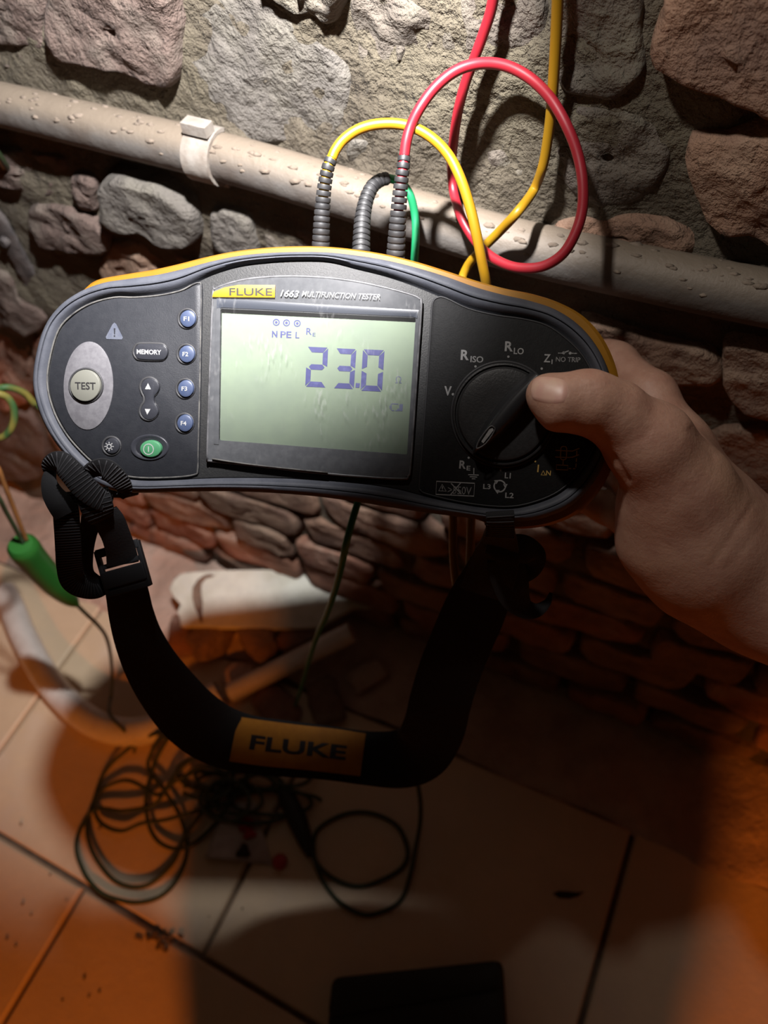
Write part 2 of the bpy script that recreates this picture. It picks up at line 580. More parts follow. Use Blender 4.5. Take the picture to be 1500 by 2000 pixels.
TRACED = [  # outlines of the stones seen in the photograph, in its pixels: (outline, height, material, roughness)
    ([(-60, -60), (95, -40), (88, 40), (98, 92), (55, 90), (-60, 72)], .010, 'stone_pink', 1),
    ([(112, -40), (335, -40), (348, 30), (352, 110), (346, 163), (325, 174), (290, 163), (255, 148), (215, 133), (160, 120), (114, 106), (102, 60)], .017, 'stone_pink', 1),
    ([(358, -30), (480, -30), (600, 45), (680, 120), (672, 225), (630, 280), (520, 272), (430, 245), (376, 215), (366, 150), (354, 70)], .006, 'stone_grey', .8),
    ([(495, -50), (668, -50), (664, 25), (646, 52), (620, 38), (560, 22)], .013, 'stone', 1.6),
    ([(112, 124), (196, 142), (240, 166), (246, 205), (185, 195), (116, 178)], .003, 'stone_grey', 1),
    ([(254, 172), (300, 184), (350, 194), (362, 240), (322, 246), (260, 214)], .003, 'stone_brown', 1.3),
    ([(-60, 96), (58, 104), (100, 125), (106, 160), (60, 158), (-60, 132)], .006, 'stone_pink', 1),
    ([(700, -40), (870, -40), (900, 60), (876, 170), (800, 250), (716, 240), (700, 130)], .004, 'stone', 1.3),
    ([(912, -40), (1066, -40), (1060, 120), (1020, 250), (935, 268), (893, 185), (915, 70)], .004, 'stone', 1.3),
    ([(1084, -40), (1246, -40), (1256, 60), (1256, 140), (1200, 186), (1112, 180), (1080, 100)], .008, 'stone', 1.2),
    ([(1314, -50), (1560, -50), (1560, 228), (1480, 212), (1420, 190), (1370, 165), (1330, 142), (1292, 126), (1270, 114), (1274, 70), (1296, 20)], .022, 'stone_brown', .8),
    ([(1352, 266), (1420, 252), (1560, 250), (1560, 482), (1470, 466), (1405, 448), (1368, 418), (1342, 350), (1338, 300)], .016, 'stone_brown', 1.2),
    ([(1096, 204), (1205, 206), (1290, 240), (1312, 330), (1250, 396), (1132, 386), (1088, 300)], .006, 'stone', 1.3),
    ([(900, 296), (1010, 284), (1066, 322), (1076, 396), (1000, 422), (912, 394)], .003, 'stone', 1.2),
    ([(690, 268), (780, 276), (868, 262), (884, 330), (860, 390), (740, 372), (680, 330)], .003, 'stone_grey', 1.2),
    ([(222, 324), (290, 332), (345, 352), (393, 386), (408, 430), (400, 460), (370, 468), (320, 453), (288, 437), (247, 430), (222, 412), (214, 370)], .019, 'stone_grey', .8),
    ([(430, 390), (470, 390), (503, 404), (512, 450), (516, 480), (472, 488), (446, 478), (434, 455), (427, 420)], .014, 'stone_grey', .8),
    ([(155, 326), (205, 330), (206, 372), (203, 398), (172, 392), (158, 360)], .011, 'stone_pink', 1),
    ([(-40, 275), (60, 285), (143, 302), (148, 368), (100, 374), (50, 356), (-40, 326)], .007, 'stone_pink', 1.4),
    ([(80, 387), (140, 387), (208, 412), (230, 440), (222, 474), (160, 476), (102, 466), (74, 430)], .010, 'stone_pink', 1.1),
    ([(242, 450), (300, 458), (380, 484), (418, 497), (380, 520), (300, 533), (224, 540), (208, 500)], .007, 'stone_brown', 1.3),
    ([(-40, 500), (25, 520), (58, 570), (106, 604), (88, 636), (20, 636), (-40, 600)], .010, 'stone_pink', 1.3),
    ([(532, 416), (600, 428), (660, 452), (662, 488), (560, 486), (528, 468)], .006, 'stone', 1.1),
    ([(690, 462), (780, 490), (858, 520), (860, 560), (760, 540), (690, 500)], .007, 'stone', 1.1),
    ([(900, 545), (1010, 562), (1100, 602), (1080, 640), (940, 606)], .010, 'stone_brown', 1.1),
    ([(1140, 600), (1290, 640), (1400, 660), (1420, 720), (1300, 730), (1180, 690)], .012, 'stone_brown', 1.2),
    ([(1420, 640), (1560, 670), (1560, 790), (1440, 760)], .012, 'stone_brown', 1.2),
    ([(1090, 430), (1240, 420), (1340, 440), (1350, 490), (1240, 478), (1110, 462)], .006, 'stone_brown', 1.2),
    ([(-40, 650), (50, 655), (68, 720), (48, 792), (-40, 785)], .009, 'stone_red', 1.4),
    ([(-40, 802), (55, 812), (93, 880), (88, 925), (20, 935), (-40, 920)], .009, 'stone_pink', 1.4),
    ([(72, 655), (150, 640), (190, 700), (170, 780), (80, 770)], .009, 'stone_red', 1.2),
]
polys = []
for i, (px, h, mk, rg) in enumerate(TRACED):
    pl = [on_wall(x, y, h * .6)[[0, 2]] for x, y in px]
    polys.append(pl)
    stone(pl, h, MT[mk], i + 1.0, rg)
# the lower courses of rough bricks and the courses that run on beyond the frame
k = 60
z = 0.012
lowmats = ['stone_brown', 'stone_brown', 'stone_red', 'stone_brown', 'stone_red']
while z < 1.42:
    low = z < 0.40
    hgt = random.uniform(.048, .064) if low else random.uniform(.10, .15)
    x = -1.55 + random.uniform(0, .1)
    while x < 0.80:
        w = random.uniform(.085, .15) if low else random.uniform(.16, .27)
        cx, cz = x + w / 2, z + hgt / 2
        hit = False
        for pl in polys:
            for fx in (-.42, 0, .42):
                for fz in (-.4, 0, .4):
                    if inside((cx + fx * w, cz + fz * hgt), pl):
                        hit = True
        d = ROT.T @ (np.array([cx, WALL_Y, cz]) - CAM)
        qx, qy = CX + FPX * d[0] / d[2], CY + FPX * d[1] / d[2]
        if d[2] > 0 and -30 < qx < 1530 and -30 < qy < 640 and z > .30:
            hit = True                                  # the traced stones cover this part
        if not hit:
            a, b = w / 2 - .004, hgt / 2 - .0035
            pl = []
            for s in range(14):
                t = 2 * PI * s / 14 + .1
                e = 0.34
                pl.append((cx + a * math.copysign(abs(math.cos(t)) ** e, math.cos(t)) * random.uniform(.93, 1.03),
                           cz + b * math.copysign(abs(math.sin(t)) ** e, math.sin(t)) * random.uniform(.9, 1.05)))
            stone(pl, random.uniform(.006, .013), MT[random.choice(lowmats) if low else random.choice(['stone', 'stone_brown', 'stone_pink'])], k, 1.1,
                  nring=4, npt=24)
        k += 1
        x += w
    z += hgt

# ------------------------------------------------------------------ tiled floor
V, F = box((-.35, -.95, -.03), (3.0, 2.62, .04))
floor = mesh('floor', V, F, None, MT['grout'], False, 'structure')


def tile(x0, x1, y0, y1, n):
    b = .0022
    hz = [(0.003, -.012), (0.003, -b), (.003 + b, 0)]
    V, F = [], []
    for ins, zz in hz:
        V += [(x0 + ins, y0 + ins, zz), (x1 - ins, y0 + ins, zz), (x1 - ins, y1 - ins, zz), (x0 + ins, y1 - ins, zz)]
    for r in range(2):
        for i in range(4):
            q = (i + 1) % 4
            F.append((r * 4 + i, r * 4 + q, r * 4 + 4 + q, r * 4 + 4 + i))
    F.append((8, 9, 10, 11))
    dz = random.uniform(-.0006, .0006)
    return mesh('tile', [(v[0], v[1], v[2] + dz) for v in V], F, floor, MT['tile'], False)


TW = .37
n = 0
for row, (y0, y1) in enumerate([(-.085, .215), (-.455, -.085), (-.825, -.455), (-1.195, -.825), (-1.565, -1.195), (-1.935, -1.565)]):
    x = (-.685 if row % 2 == 0 else -.478) - 2 * TW
    while x < .78:
        tile(x, x + TW, y0, y1, n)
        n += 1
        x += TW
# rough screed strip between the tiles and the stones
nx, ny = 260, 22
xs = np.linspace(-1.6, .9, nx)
V = []
for j in range(ny):
    t = j / (ny - 1)
    e = .205 + .014 * fbm(np.stack([xs * 9, xs * 0, xs * 0 + 3], 1), 4)
    y = e + (WALL_Y + .02 - e) * t
    p = np.stack([xs, y, xs * 0], 1)
    zz = (.005 + .0035 * fbm(p * 22, 4) + .0012 * fbm(p * 90, 2)) * min(1.0, t * 6) - (.004 if j == 0 else 0)
    V += list(np.stack([xs, y, zz], 1))
F = [(j * nx + i, j * nx + i + 1, (j + 1) * nx + i + 1, (j + 1) * nx + i) for j in range(ny - 1) for i in range(nx - 1)]
mesh('screed_strip', V, F, floor, MT['screed'], True)

# crumbs of mortar along the tile joint
V, F = [], []
for i in range(46):
    c = on_floor(random.gauss(318, 24), random.gauss(1832, 14), .002)
    if i > 30:
        c = on_floor(random.uniform(0, 480), random.uniform(1560, 1990), .001)
    r = random.uniform(.0008, .0024) if i <= 30 else random.uniform(.0006, .0016)
    v, f = box(c + np.array([0, 0, r * .4]), (r * 2, r * 1.6, r * 1.4), nv(np.ones(3)) * 0 + np.linalg.qr(RNG.normal(size=(3, 3)))[0])
    b = len(V)
    V += v
    F += [tuple(q + b for q in g) for g in f]
o = mesh('mortar_crumbs', V, F, None, MT['grout'], False, 'stuff')
o['label'] = 'crumbs of dark mortar scattered along the tile joint'
o['category'] = 'debris'

# ================================================================== PIPE ON THE WALL
pipe = empty('wall_pipe', tuple(on_wall(450, 312, .03)))
tag(pipe, 'dusty grey-white plastic pipe running along the stone wall', 'pipe')
PO = np.array(pipe.location)


def rel(v, o):
    return [tuple(np.asarray(q) - o) for q in v]


cl = catmull([on_wall(x, y, .016) for x, y in [(-1500, -180), (-700, 40), (-260, 145), (0, 204), (230, 259), (450, 312), (615, 360), (800, 419), (1000, 478), (1300, 543), (1500, 583), (1760, 632), (2300, 740), (3300, 930)]], 10)
v, f = tube(cl, .0132, 20)
o = mesh('pipe_tube', rel(v, PO), f, pipe, None, True)
mt = MT['pvc_dusty']
nt = mt.node_tree        # dust lies on whatever faces up
ge = nt.nodes.new('ShaderNodeNewGeometry')
sp = nt.nodes.new('ShaderNodeSeparateXYZ')
ma = nt.nodes.new('ShaderNodeMapRange')
ma.inputs['From Min'].default_value = .25
ma.inputs['From Max'].default_value = .8
mx = nt.nodes.new('ShaderNodeMix')
mx.data_type = 'RGBA'
bs = nt.nodes['Principled BSDF']
old = bs.inputs['Base Color'].links[0].from_socket
nt.links.new(ge.outputs['Normal'], sp.inputs[0])
nt.links.new(sp.outputs['Z'], ma.inputs['Value'])
nt.links.new(ma.outputs['Result'], mx.inputs['Factor'])
nt.links.new(old, mx.inputs['A'])
mx.inputs['B'].default_value = (.165, .133, .10, 1)
nt.links.new(mx.outputs['Result'], bs.inputs['Base Color'])
o.data.materials.append(mt)
# the clip that holds it
ci = int(np.argmin(np.linalg.norm(cl - on_wall(408, 302, .016), axis=1)))
T, N, B = frames(cl)
for nm in ('pipe_clip',):
    P, t = cl[ci], T[ci]
    outw = np.array([0, -1.0, 0])
    upw = nv(np.cross(t, outw))
    V, F = [], []
    angs = np.radians(np.linspace(-120, 200, 26))
    for s in (-.009, .009):
        for r in (.0134, .0155):
            for a in angs:
                V.append(P + t * s + (outw * math.cos(a) + upw * math.sin(a)) * r)
    na = len(angs)
    for i in range(na - 1):
        a0, a1, b0, b1 = i, i + na, i + 2 * na, i + 3 * na
        F += [(a1, a1 + 1, b1 + 1, b1), (a0, a0 + 1, a1 + 1, a1), (b0, b0 + 1, b1 + 1, b1), (a0, a0 + 1, b0 + 1, b0)]
    F += [(0, na, 3 * na, 2 * na), (na - 1, 2 * na - 1, 4 * na - 1, 3 * na - 1)]
    for sgn in (-1, 1):
        c = P + upw * .0185 * sgn * (1 if sgn < 0 else .9) + outw * (.004 if sgn < 0 else -.004)
        v, f = box(c, (.016, .008, .006), (t, outw, upw))
        b = len(V)
        V += v
        F += [tuple(q + b for q in g) for g in f]
    mesh(nm, rel(V, PO), F, pipe, MT['clip'], True, sharp=35)
# caked lumps of old mortar on top of it
V, F = [], []
for i in range(220):
    q = random.randint(24, len(cl) - 14)
    a = random.gauss(1.15, .38)
    c = cl[q] + T[q] * random.uniform(-.01, .01) + (np.array([0, -1, 0]) * math.cos(a) + np.array([0, 0, 1]) * math.sin(a)) * .0128
    r = random.uniform(.0005, .0019)
    bm = bmesh.new()
    bmesh.ops.create_icosphere(bm, subdivisions=1, radius=r)
    b = len(V)
    V += [tuple(np.array(v.co) * np.array([2.2, 1, .8]) * random.uniform(.75, 1.2) + c) for v in bm.verts]
    F += [tuple(v.index + b for v in fc.verts) for fc in bm.faces]
    bm.free()
mesh('mortar_lumps', rel(V, PO), F, pipe, MT['dust'], True, 'stuff')

# ================================================================== THE TESTER
# face plane: top and right end a little nearer to the camera, turned clockwise by a few degrees
Z0, GA, GB = 0.32, -0.11, 0.13
X0, Y0 = (620 - CX) / FPX * Z0, (750 - CY) / FPX * Z0
th = math.radians(3.2)
Wc = nv([GA, GB, -1.0])
Uc = nv([math.cos(th), math.sin(th), GA * math.cos(th) + GB * math.sin(th)])
Vc = np.cross(Wc, Uc)
TU, TV, TW_ = ROT @ Uc, ROT @ Vc, ROT @ Wc
TO = CAM + ROT @ np.array([X0, Y0, Z0])
mw = Matrix.Identity(4)
for i in range(3):
    mw[i][0], mw[i][1], mw[i][2], mw[i][3] = TU[i], TV[i], TW_[i], TO[i]


def L(px, py, w=0.0):
    """point of the tester, in its own axes, w above its face"""
    d = ray(px, py)
    t = np.dot(TO + TW_ * w - CAM, TW_) / np.dot(d, TW_)
    q = CAM + d * t - TO
    return np.array([np.dot(q, TU), np.dot(q, TV), w])


def LS(pts, w=0.0):
    return np.array([L(x, y, w) for x, y in pts])


tester = empty('multifunction_tester', mw=mw)
tag(tester, 'dark grey and yellow multifunction tester with lit green display reading 23.0', 'tester')

# matching outlines: (shell, outer bumper, inner bumper)
PAIRS = [
    ((60, 750), (57, 750), (88, 746)), ((66, 690), (63, 690), (96, 690)), ((84, 636), (80, 636), (112, 640)),
    ((112, 596), (108, 596), (140, 609)), ((148, 566), (145, 568), (178, 588)), ((192, 546), (192, 549), (222, 577)),
    ((245, 535), (245, 540), (262, 577)), ((300, 526), (300, 532), (310, 573)), ((350, 515), (350, 521), (352, 563)),
    ((405, 501), (405, 507), (410, 536)), ((460, 490), (460, 496), (466, 519)), ((520, 483), (520, 490), (528, 511)),
    ((580, 480), (580, 488), (585, 508)), ((640, 481), (640, 489), (640, 510)), ((700, 487), (700, 495), (696, 524)),
    ((760, 497), (760, 505), (752, 538)), ((820, 512), (820, 520), (806, 556)), ((875, 529), (875, 537), (860, 578)),
    ((930, 547), (928, 556), (915, 600)), ((985, 562), (982, 571), (970, 612)), ((1040, 573), (1035, 583), (1020, 619)),
    ((1092, 590), (1086, 600), (1066, 631)), ((1140, 620), (1132, 630), (1108, 657)), ((1178, 664), (1168, 672), (1142, 692)),
    ((1203, 722), (1194, 726), (1163, 735)), ((1212, 788), (1203, 788), (1172, 786)), ((1210, 850), (1200, 846), (1172, 838)),
    ((1196, 906), (1186, 900), (1160, 885)), ((1170, 958), (1160, 950), (1132, 928)), ((1130, 1000), (1120, 990), (1096, 962)),
    ((1082, 1022), (1074, 1012), (1050, 982)), ((1030, 1031), (1025, 1022), (1000, 993)), ((975, 1028), (972, 1022), (945, 991)),
    ((915, 1016), (915, 1015), (888, 982)), ((850, 1005), (850, 1007), (830, 970)), ((780, 994), (780, 997), (770, 955)),
    ((700, 980), (700, 984), (695, 944)), ((610, 968), (610, 972), (606, 937)), ((520, 960), (520, 965), (518, 934)),
    ((430, 957), (430, 962), (430, 934)), ((340, 958), (340, 963), (342, 937)), ((270, 960), (270, 965), (275, 938)),
    ((220, 956), (215, 961), (224, 930)), ((172, 934), (168, 938), (184, 911)), ((132, 898), (128, 900), (150, 881)),
    ((98, 854), (94, 855), (121, 844)), ((72, 804), (69, 804), (99, 798))]
PAIRS = [((p[0][0] + 16, p[0][1] + (4 if p[0][1] < 750 else -8)), p[1], p[2]) if p[0][0] < 190 or (p[0][0] < 300 and p[0][1] > 900) else
         ((p[0][0], p[0][1] - 7), p[1], p[2]) if (p[0][1] > 950 and p[0][0] < 960) else
         ((p[0][0], p[0][1] + 2.5), p[1], p[2]) if p[0][1] < 600 else p for p in PAIRS]
sh = catmull(LS([p[0] for p in PAIRS], -.009), 5, True)
ou = catmull(LS([p[1] for p in PAIRS]), 5, True)
inn = catmull(LS([p[2] for p in PAIRS]), 5, True)
NP = len(ou)


def rings(Rs, cap_first=False, cap_last=False):
    n = len(Rs[0])
    V = np.concatenate(Rs)
    F = []
    for r in range(len(Rs) - 1):
        for i in range(n):
            q = (i + 1) % n
            F.append((r * n + i, r * n + q, (r + 1) * n + q, (r + 1) * n + i))
    if cap_first:
        F.append(tuple(range(n))[::-1])
    if cap_last:
        F.append(tuple((len(Rs) - 1) * n + i for i in range(n)))
    return V, F


def lift(a, w):
    b = np.array(a)
    b[:, 2] = w
    return b


# bumper: rounded rubber rim with a groove
prof = [(-.02, -.030), (-.02, -.010), (0.0, -.0055), (.06, -.0028), (.16, -.0010), (.28, .0), (.42, .0006), (.50, .0004), (.535, -.0008), (.57, .0002),
        (.68, .0002), (.80, -.0006), (.90, -.0018), (1.0, -.0030), (1.06, -.0034)]
Rs = [lift(ou + (inn - ou) * t, w) for t, w in prof]
v, f = rings(Rs)
mesh('bumper', v, f, tester, MT['bumper'], True, sharp=50)

# yellow back shell, tapering to the rear
cen = sh.mean(0)
Rs = []
for k, w in [(.985, -.006), (1.0, -.0075), (1.0, -.022), (.985, -.027), (.95, -.030)]:
    a = lift(cen + (sh - cen) * k, w)
    Rs.append(a)
v, f = rings(Rs, True, True)
mesh('yellow_shell', v, f, tester, MT['yellow_shell'], True, sharp=40)
Rs = []
for k, w in [(.95, -.030), (.93, -.046), (.88, -.060), (.82, -.066), (.70, -.068)]:
    Rs.append(lift(cen + (sh - cen) * k, w))
v, f = rings(Rs, True, True)
mesh('rear_case', v, f, tester, MT['bumper'], True, sharp=40)


def offset2(P, d):
    n = len(P)
    t = np.roll(P, -1, 0) - np.roll(P, 1, 0)
    t /= np.linalg.norm(t, axis=1)[:, None] + 1e-12
    nrm = np.stack([-t[:, 1], t[:, 0], np.zeros(n)], 1)
    area = np.sum(P[:, 0] * np.roll(P[:, 1], -1) - P[:, 1] * np.roll(P[:, 0], -1))
    return P + nrm * (d if area > 0 else -d)


def slab(name, P, w, h, mat, parent, bev=.0004, rise=None):
    """flat-topped plate whose top lies at w, h thick, rounded edge; P an outline in tester axes"""
    P = np.array(P)
    R_ = [lift(P, w - h), lift(P, w - bev), lift(offset2(P, bev * .3), w - bev * .3), lift(offset2(P, bev), w)]
    v, f = rings(R_, True, True)
    return mesh(name, v, f, parent, mat, True, sharp=30)


def rr(pts, r=6, n=5):
    """polygon in photo pixels with its corners rounded off"""
    P = np.array(pts, float)
    k = len(P)
    out = []
    for i in range(k):
        a, b, c = P[i - 1], P[i], P[(i + 1) % k]
        da, dc = nv(a - b), nv(c - b)
        rr_ = min(r, .45 * np.linalg.norm(a - b), .45 * np.linalg.norm(c - b))
        p0, p2 = b + da * rr_, b + dc * rr_
        for j in range(n + 1):
            t = j / n
            out.append((1 - t) ** 2 * p0 + 2 * t * (1 - t) * b + t * t * p2)
    return out


def ell(cx, cy, rx, ry=None, n=40, rot=0.0):
    ry = ry or rx
    o = []
    for i in range(n):
        a = 2 * PI * i / n
        x, y = rx * math.cos(a), ry * math.sin(a)
        o.append((cx + x * math.cos(rot) - y * math.sin(rot), cy + x * math.sin(rot) + y * math.cos(rot)))
    return o


def line_tube(name, pts, w, r, mat, parent, closed=True, seg=6, n=1):
    P = np.array([L(x, y, w) for x, y in pts])
    if n > 1:
        P = catmull(P, n, closed)
    if closed:
        P = np.concatenate([P, P[:1]])
    v, f = tube(P, r, seg, not closed)
    return mesh(name, v, f, parent, mat, True)


slab('face_plate', inn, -.0022, .006, MT['plate_mid'], tester, .0005)
LEFT = [(92, 746), (99, 692), (115, 643), (143, 613), (180, 592), (224, 581), (262, 581), (310, 577), (352, 568), (376, 556), (388, 553), (393, 562),
        (392, 640), (390, 760), (387, 880), (386, 918), (380, 927), (342, 932), (275, 933), (226, 925), (187, 907), (154, 877), (125, 841), (103, 797)]
lp = catmull(LS(LEFT), 4, True)
slab('keypad_panel', lp, -.0014, .002, MT['plastic'], tester, .0005)
line_tube('scuffed_rim', LEFT, -.0016, .00042, MT['wear'], tester, True, 6, 4)
RIGHT_ = [(845, 592), (856, 581), (872, 583), (915, 603), (970, 616), (1020, 623), (1066, 635), (1105, 661), (1139, 696), (1160, 738), (1168, 786), (1168, 837),
          (1156, 882), (1129, 924), (1093, 958), (1050, 978), (1000, 989), (945, 987), (888, 978), (835, 965), (822, 958), (819, 945), (826, 860), (836, 720), (842, 630)]
rp = catmull(LS(RIGHT_), 4, True)
slab('dial_panel', rp, -.0014, .002, MT['plate_right'], tester, .0006)
line_tube('panel_groove', RIGHT_, -.0017, .00042, MT['edge_dark'], tester, True, 6, 4)

# display window
WIN = [(416, 576), (419, 566), (440, 556), (480, 546), (530, 541), (580, 540), (640, 543), (700, 551), (760, 564), (806, 577), (819, 584), (823, 596),
       (816, 700), (808, 820), (801, 915), (797, 929), (786, 935), (700, 930), (600, 921), (500, 909), (420, 901), (408, 899), (405, 890), (409, 760)]
wp = LS(WIN)


def ring_plate(name, outer, hole, w, h, mat, parent):
    """plate with one hole, both outlines in tester axes: rays from the middle of the hole meet both"""
    c = np.mean(hole, 0)[:2]

    def hit(pl, a):
        d = np.array([math.cos(a), math.sin(a)])
        best = 0
        for i in range(len(pl)):
            p, q = pl[i][:2] - c, pl[(i + 1) % len(pl)][:2] - c
            e = q - p
            den = d[0] * e[1] - d[1] * e[0]
            if abs(den) < 1e-15:
                continue
            t = (p[0] * e[1] - p[1] * e[0]) / den
            u = (p[0] * d[1] - p[1] * d[0]) / den
            if -1e-9 <= u <= 1 + 1e-9 and t > best:
                best = t
        return c + d * best
    angs = sorted([math.atan2(*(p[:2] - c)[::-1]) for p in list(outer) + list(hole)])
    O = np.array([[*hit(outer, a), w] for a in angs])
    H = np.array([[*hit(hole, a), w] for a in angs])
    v, f = rings([lift(O, w - h), O, H, lift(H, w - h)])
    n = len(angs)
    f += [(3 * n + i, 3 * n + (i + 1) % n, (i + 1) % n, i) for i in range(n)]
    return mesh(name, v, f, parent, mat, False)


LCDQ = [(431, 603), (812, 621), (795, 888), (427, 860)]
lcd_hole = LS(rr(LCDQ, 3, 2))
ring_plate('display_border', wp, lcd_hole, .0002, .0020, MT['lens_print'], tester)
line_tube('window_rim', WIN, -.0002, .0006, MT['edge_soft'], tester, True, 6, 3)
slab('navy_band', LS([(424, 583), (818, 606), (815, 622), (806, 619), (436, 601), (424, 603)]), .0005, .0003, MT['lens_navy'], tester, .00005)
slab('navy_side', LS([(421, 602), (431, 602), (428, 868), (418, 867)]), .0005, .0003, MT['lens_print'], tester, .00005)
screen = slab('liquid_crystal_screen', LS([(424, 598), (818, 616), (801, 893), (420, 865)]), -.0018, .001, MT['lcd'], tester, .0001)
slab('display_pane', offset2(wp, .0004), .0010, .0004, MT['pane'], tester, .0001)
line_tube('lens_ridge', [(414, 896), (480, 906), (560, 915), (640, 923)], .0010, .00035, MT['wear'], tester, False, 6, 4)


# ------------------------------------------------------------------ lettering
def text_mesh(s, shear=0.0, bold=0.0):
    cu = bpy.data.curves.new('t', 'FONT')
    cu.body = s
    cu.shear = shear
    cu.offset = bold
    cu.resolution_u = 3
    ob = bpy.data.objects.new('t', cu)
    COL.objects.link(ob)
    dg = bpy.context.evaluated_depsgraph_get()
    me = bpy.data.meshes.new_from_object(ob.evaluated_get(dg))
    V = np.array([v.co[:] for v in me.vertices])
    F = [tuple(p.vertices) for p in me.polygons]
    bpy.data.objects.remove(ob)
    bpy.data.curves.remove(cu)
    bpy.data.meshes.remove(me)
    return V, F


def put_text(s, p0, p1, hpx, w, shear=0.0, bold=0.0, capref=True):
    """letters from baseline point p0 to p1 (photo pixels), hpx tall, on the tester face at height w"""
    V, F = text_mesh(s, shear, bold)
    a, b = L(*p0, w), L(*p1, w)
    u = (b - a)
    x0, x1 = V[:, 0].min(), V[:, 0].max()
    y0, y1 = V[:, 1].min(), V[:, 1].max()
    mid = ((p0[0] + p1[0]) / 2, (p0[1] + p1[1]) / 2)
    hh = np.linalg.norm(L(mid[0], mid[1] - hpx, w) - L(*mid, w))
    nrm = nv(np.array([-u[1], u[0], 0]))
    out = [a + u * ((q[0] - x0) / (x1 - x0)) + nrm * ((q[1] - y0) / (y1 - y0) * hh) for q in V]
    return out, F


def lettering(name, items, mat, parent):
    v, f = merge(items)
    return mesh(name, v, f, parent, mat, False)


def stroke(pts, w, r=.0003, closed=False):
    """flat printed line: a thin ribbon of width 2r along pts (photo pixels)"""
    P = LS(pts, w)
    n = len(P)
    V, F = [], []
    if closed:
        t = np.roll(P, -1, 0) - np.roll(P, 1, 0)
    else:
        t = np.gradient(P, axis=0)
    t /= np.linalg.norm(t, axis=1)[:, None] + 1e-12
    nn = np.stack([-t[:, 1], t[:, 0], np.zeros(n)], 1)
    for i in range(n):
        V += [P[i] + nn[i] * r, P[i] - nn[i] * r]
    for i in range(n if closed else n - 1):
        j = (i + 1) % n
        F.append((2 * i, 2 * i + 1, 2 * j + 1, 2 * j))
    return V, F


def poly(pts, w):
    return list(LS(pts, w)), [tuple(range(len(pts)))]


WP = -.00135 + .0001            # just on the panels
WL = .00105                     # just on the pane
badge = slab('brand_badge', LS([(418, 571), (440, 562), (468, 557), (538.5, 557.5), (538, 582), (416, 581)]), WL, .0002, MT['badge'], tester, .00004)
lettering('badge_lettering', [put_text('FLUKE', (448, 577), (531.5, 577.5), 14.5, WL + .0001, 0, .006)], MT['print_black'], badge)
lettering('title_lettering', [put_text('1663', (547, 579), (583.5, 581), 13.5, WL, .28, .02),
                              put_text('MULTIFUNCTION TESTER', (589, 579), (742, 585.5), 11, WL, .24, .008)], MT['print_white'], tester)

# figures on the screen
WS = -.0017
seg = []


def seg_digit(ch, tl, tr, bl):
    """seven-segment figure in the parallelogram top-left, top-right, bottom-left"""
    tl, tr, bl = map(np.array, (tl, tr, bl))
    ux, uy = (tr - tl).astype(float), (bl - tl).astype(float)
    tx, ty = .235, .135

    def Q(*pts):
        seg.append(poly([tuple(tl + ux * a + uy * b) for a, b in pts], WS))
    g = .012
    segs = {'a': [(.04, 0), (.96, 0), (1 - tx, ty), (tx, ty)], 'd': [(.04, 1), (.96, 1), (1 - tx, 1 - ty), (tx, 1 - ty)],
            'g': [(tx * .55, .5), (tx, .5 - ty / 2), (1 - tx, .5 - ty / 2), (1 - tx * .55, .5), (1 - tx, .5 + ty / 2), (tx, .5 + ty / 2)],
            'b': [(1, .02), (1, .48), (1 - tx, .5 - ty / 2 - g), (1 - tx, ty + g)], 'c': [(1, .52), (1, .98), (1 - tx, 1 - ty - g), (1 - tx, .5 + ty / 2 + g)],
            'f': [(0, .02), (0, .48), (tx, .5 - ty / 2 - g), (tx, ty + g)], 'e': [(0, .52), (0, .98), (tx, 1 - ty - g), (tx, .5 + ty / 2 + g)]}
    for s in {'2': 'abged', '3': 'abgcd', '0': 'abcdef'}[ch]:
        Q(*segs[s])


seg_digit('2', (600, 677), (641, 679), (596, 755))
seg_digit('3', (656, 680), (696, 682), (651, 758))
seg_digit('0', (709, 682), (751, 684), (704, 763))
seg.append(poly([(695, 748), (703, 748.5), (702, 757.5), (694, 757)], WS))
lettering('reading_digits', seg, MT['lcd_seg'], screen)
it = []
for cx_, cy_ in ((539.5, 629.5), (559.5, 630.5), (580.5, 631.5)):
    it.append(stroke(ell(cx_, cy_, 5.8, n=20), WS, .00022, True))
    it.append(poly(ell(cx_, cy_, 2.6, n=12), WS))
it += [put_text('N', (531, 659), (541.5, 659.4), 13, WS, 0, .03), put_text('PE', (547.5, 659.6), (569, 660.4), 13, WS, 0, .02), put_text('L', (577, 660.6), (584.5, 661), 12.5, WS, 0, .01),
       put_text('R', (598, 653.5), (608.5, 654), 13, WS, 0, .01), put_text('E', (610.5, 657), (616, 657.3), 7, WS)]
lettering('screen_symbols', it, MT['lcd_seg'], screen)
it = [stroke([(772, 747.5), (776.5, 747.5), (775.5, 745.5), (773.6, 741), (774.6, 737), (778.4, 735), (782.4, 737.4), (783.2, 741), (781, 745.5), (780, 747.6), (784.5, 747.8)], WS, .00017)]
for a, b in (((764, 789), (764, 801)), ((761.5, 792), (761.5, 798)), ((765, 788.5), (778, 789.4)), ((765, 801.5), (770, 801.8)), ((772, 802), (776, 802.2)), ((781, 790), (780, 803))):
    it.append(stroke([a, b], WS, .0002))
it.append(poly([(782, 789), (787, 789.3), (786, 803.3), (781.4, 803)], WS))
it.append(poly([(776, 798), (780, 798.3), (779.8, 803), (775.8, 802.7)], WS))
lettering('ohm_and_battery_symbols', it, MT['lcd_faint'], screen)

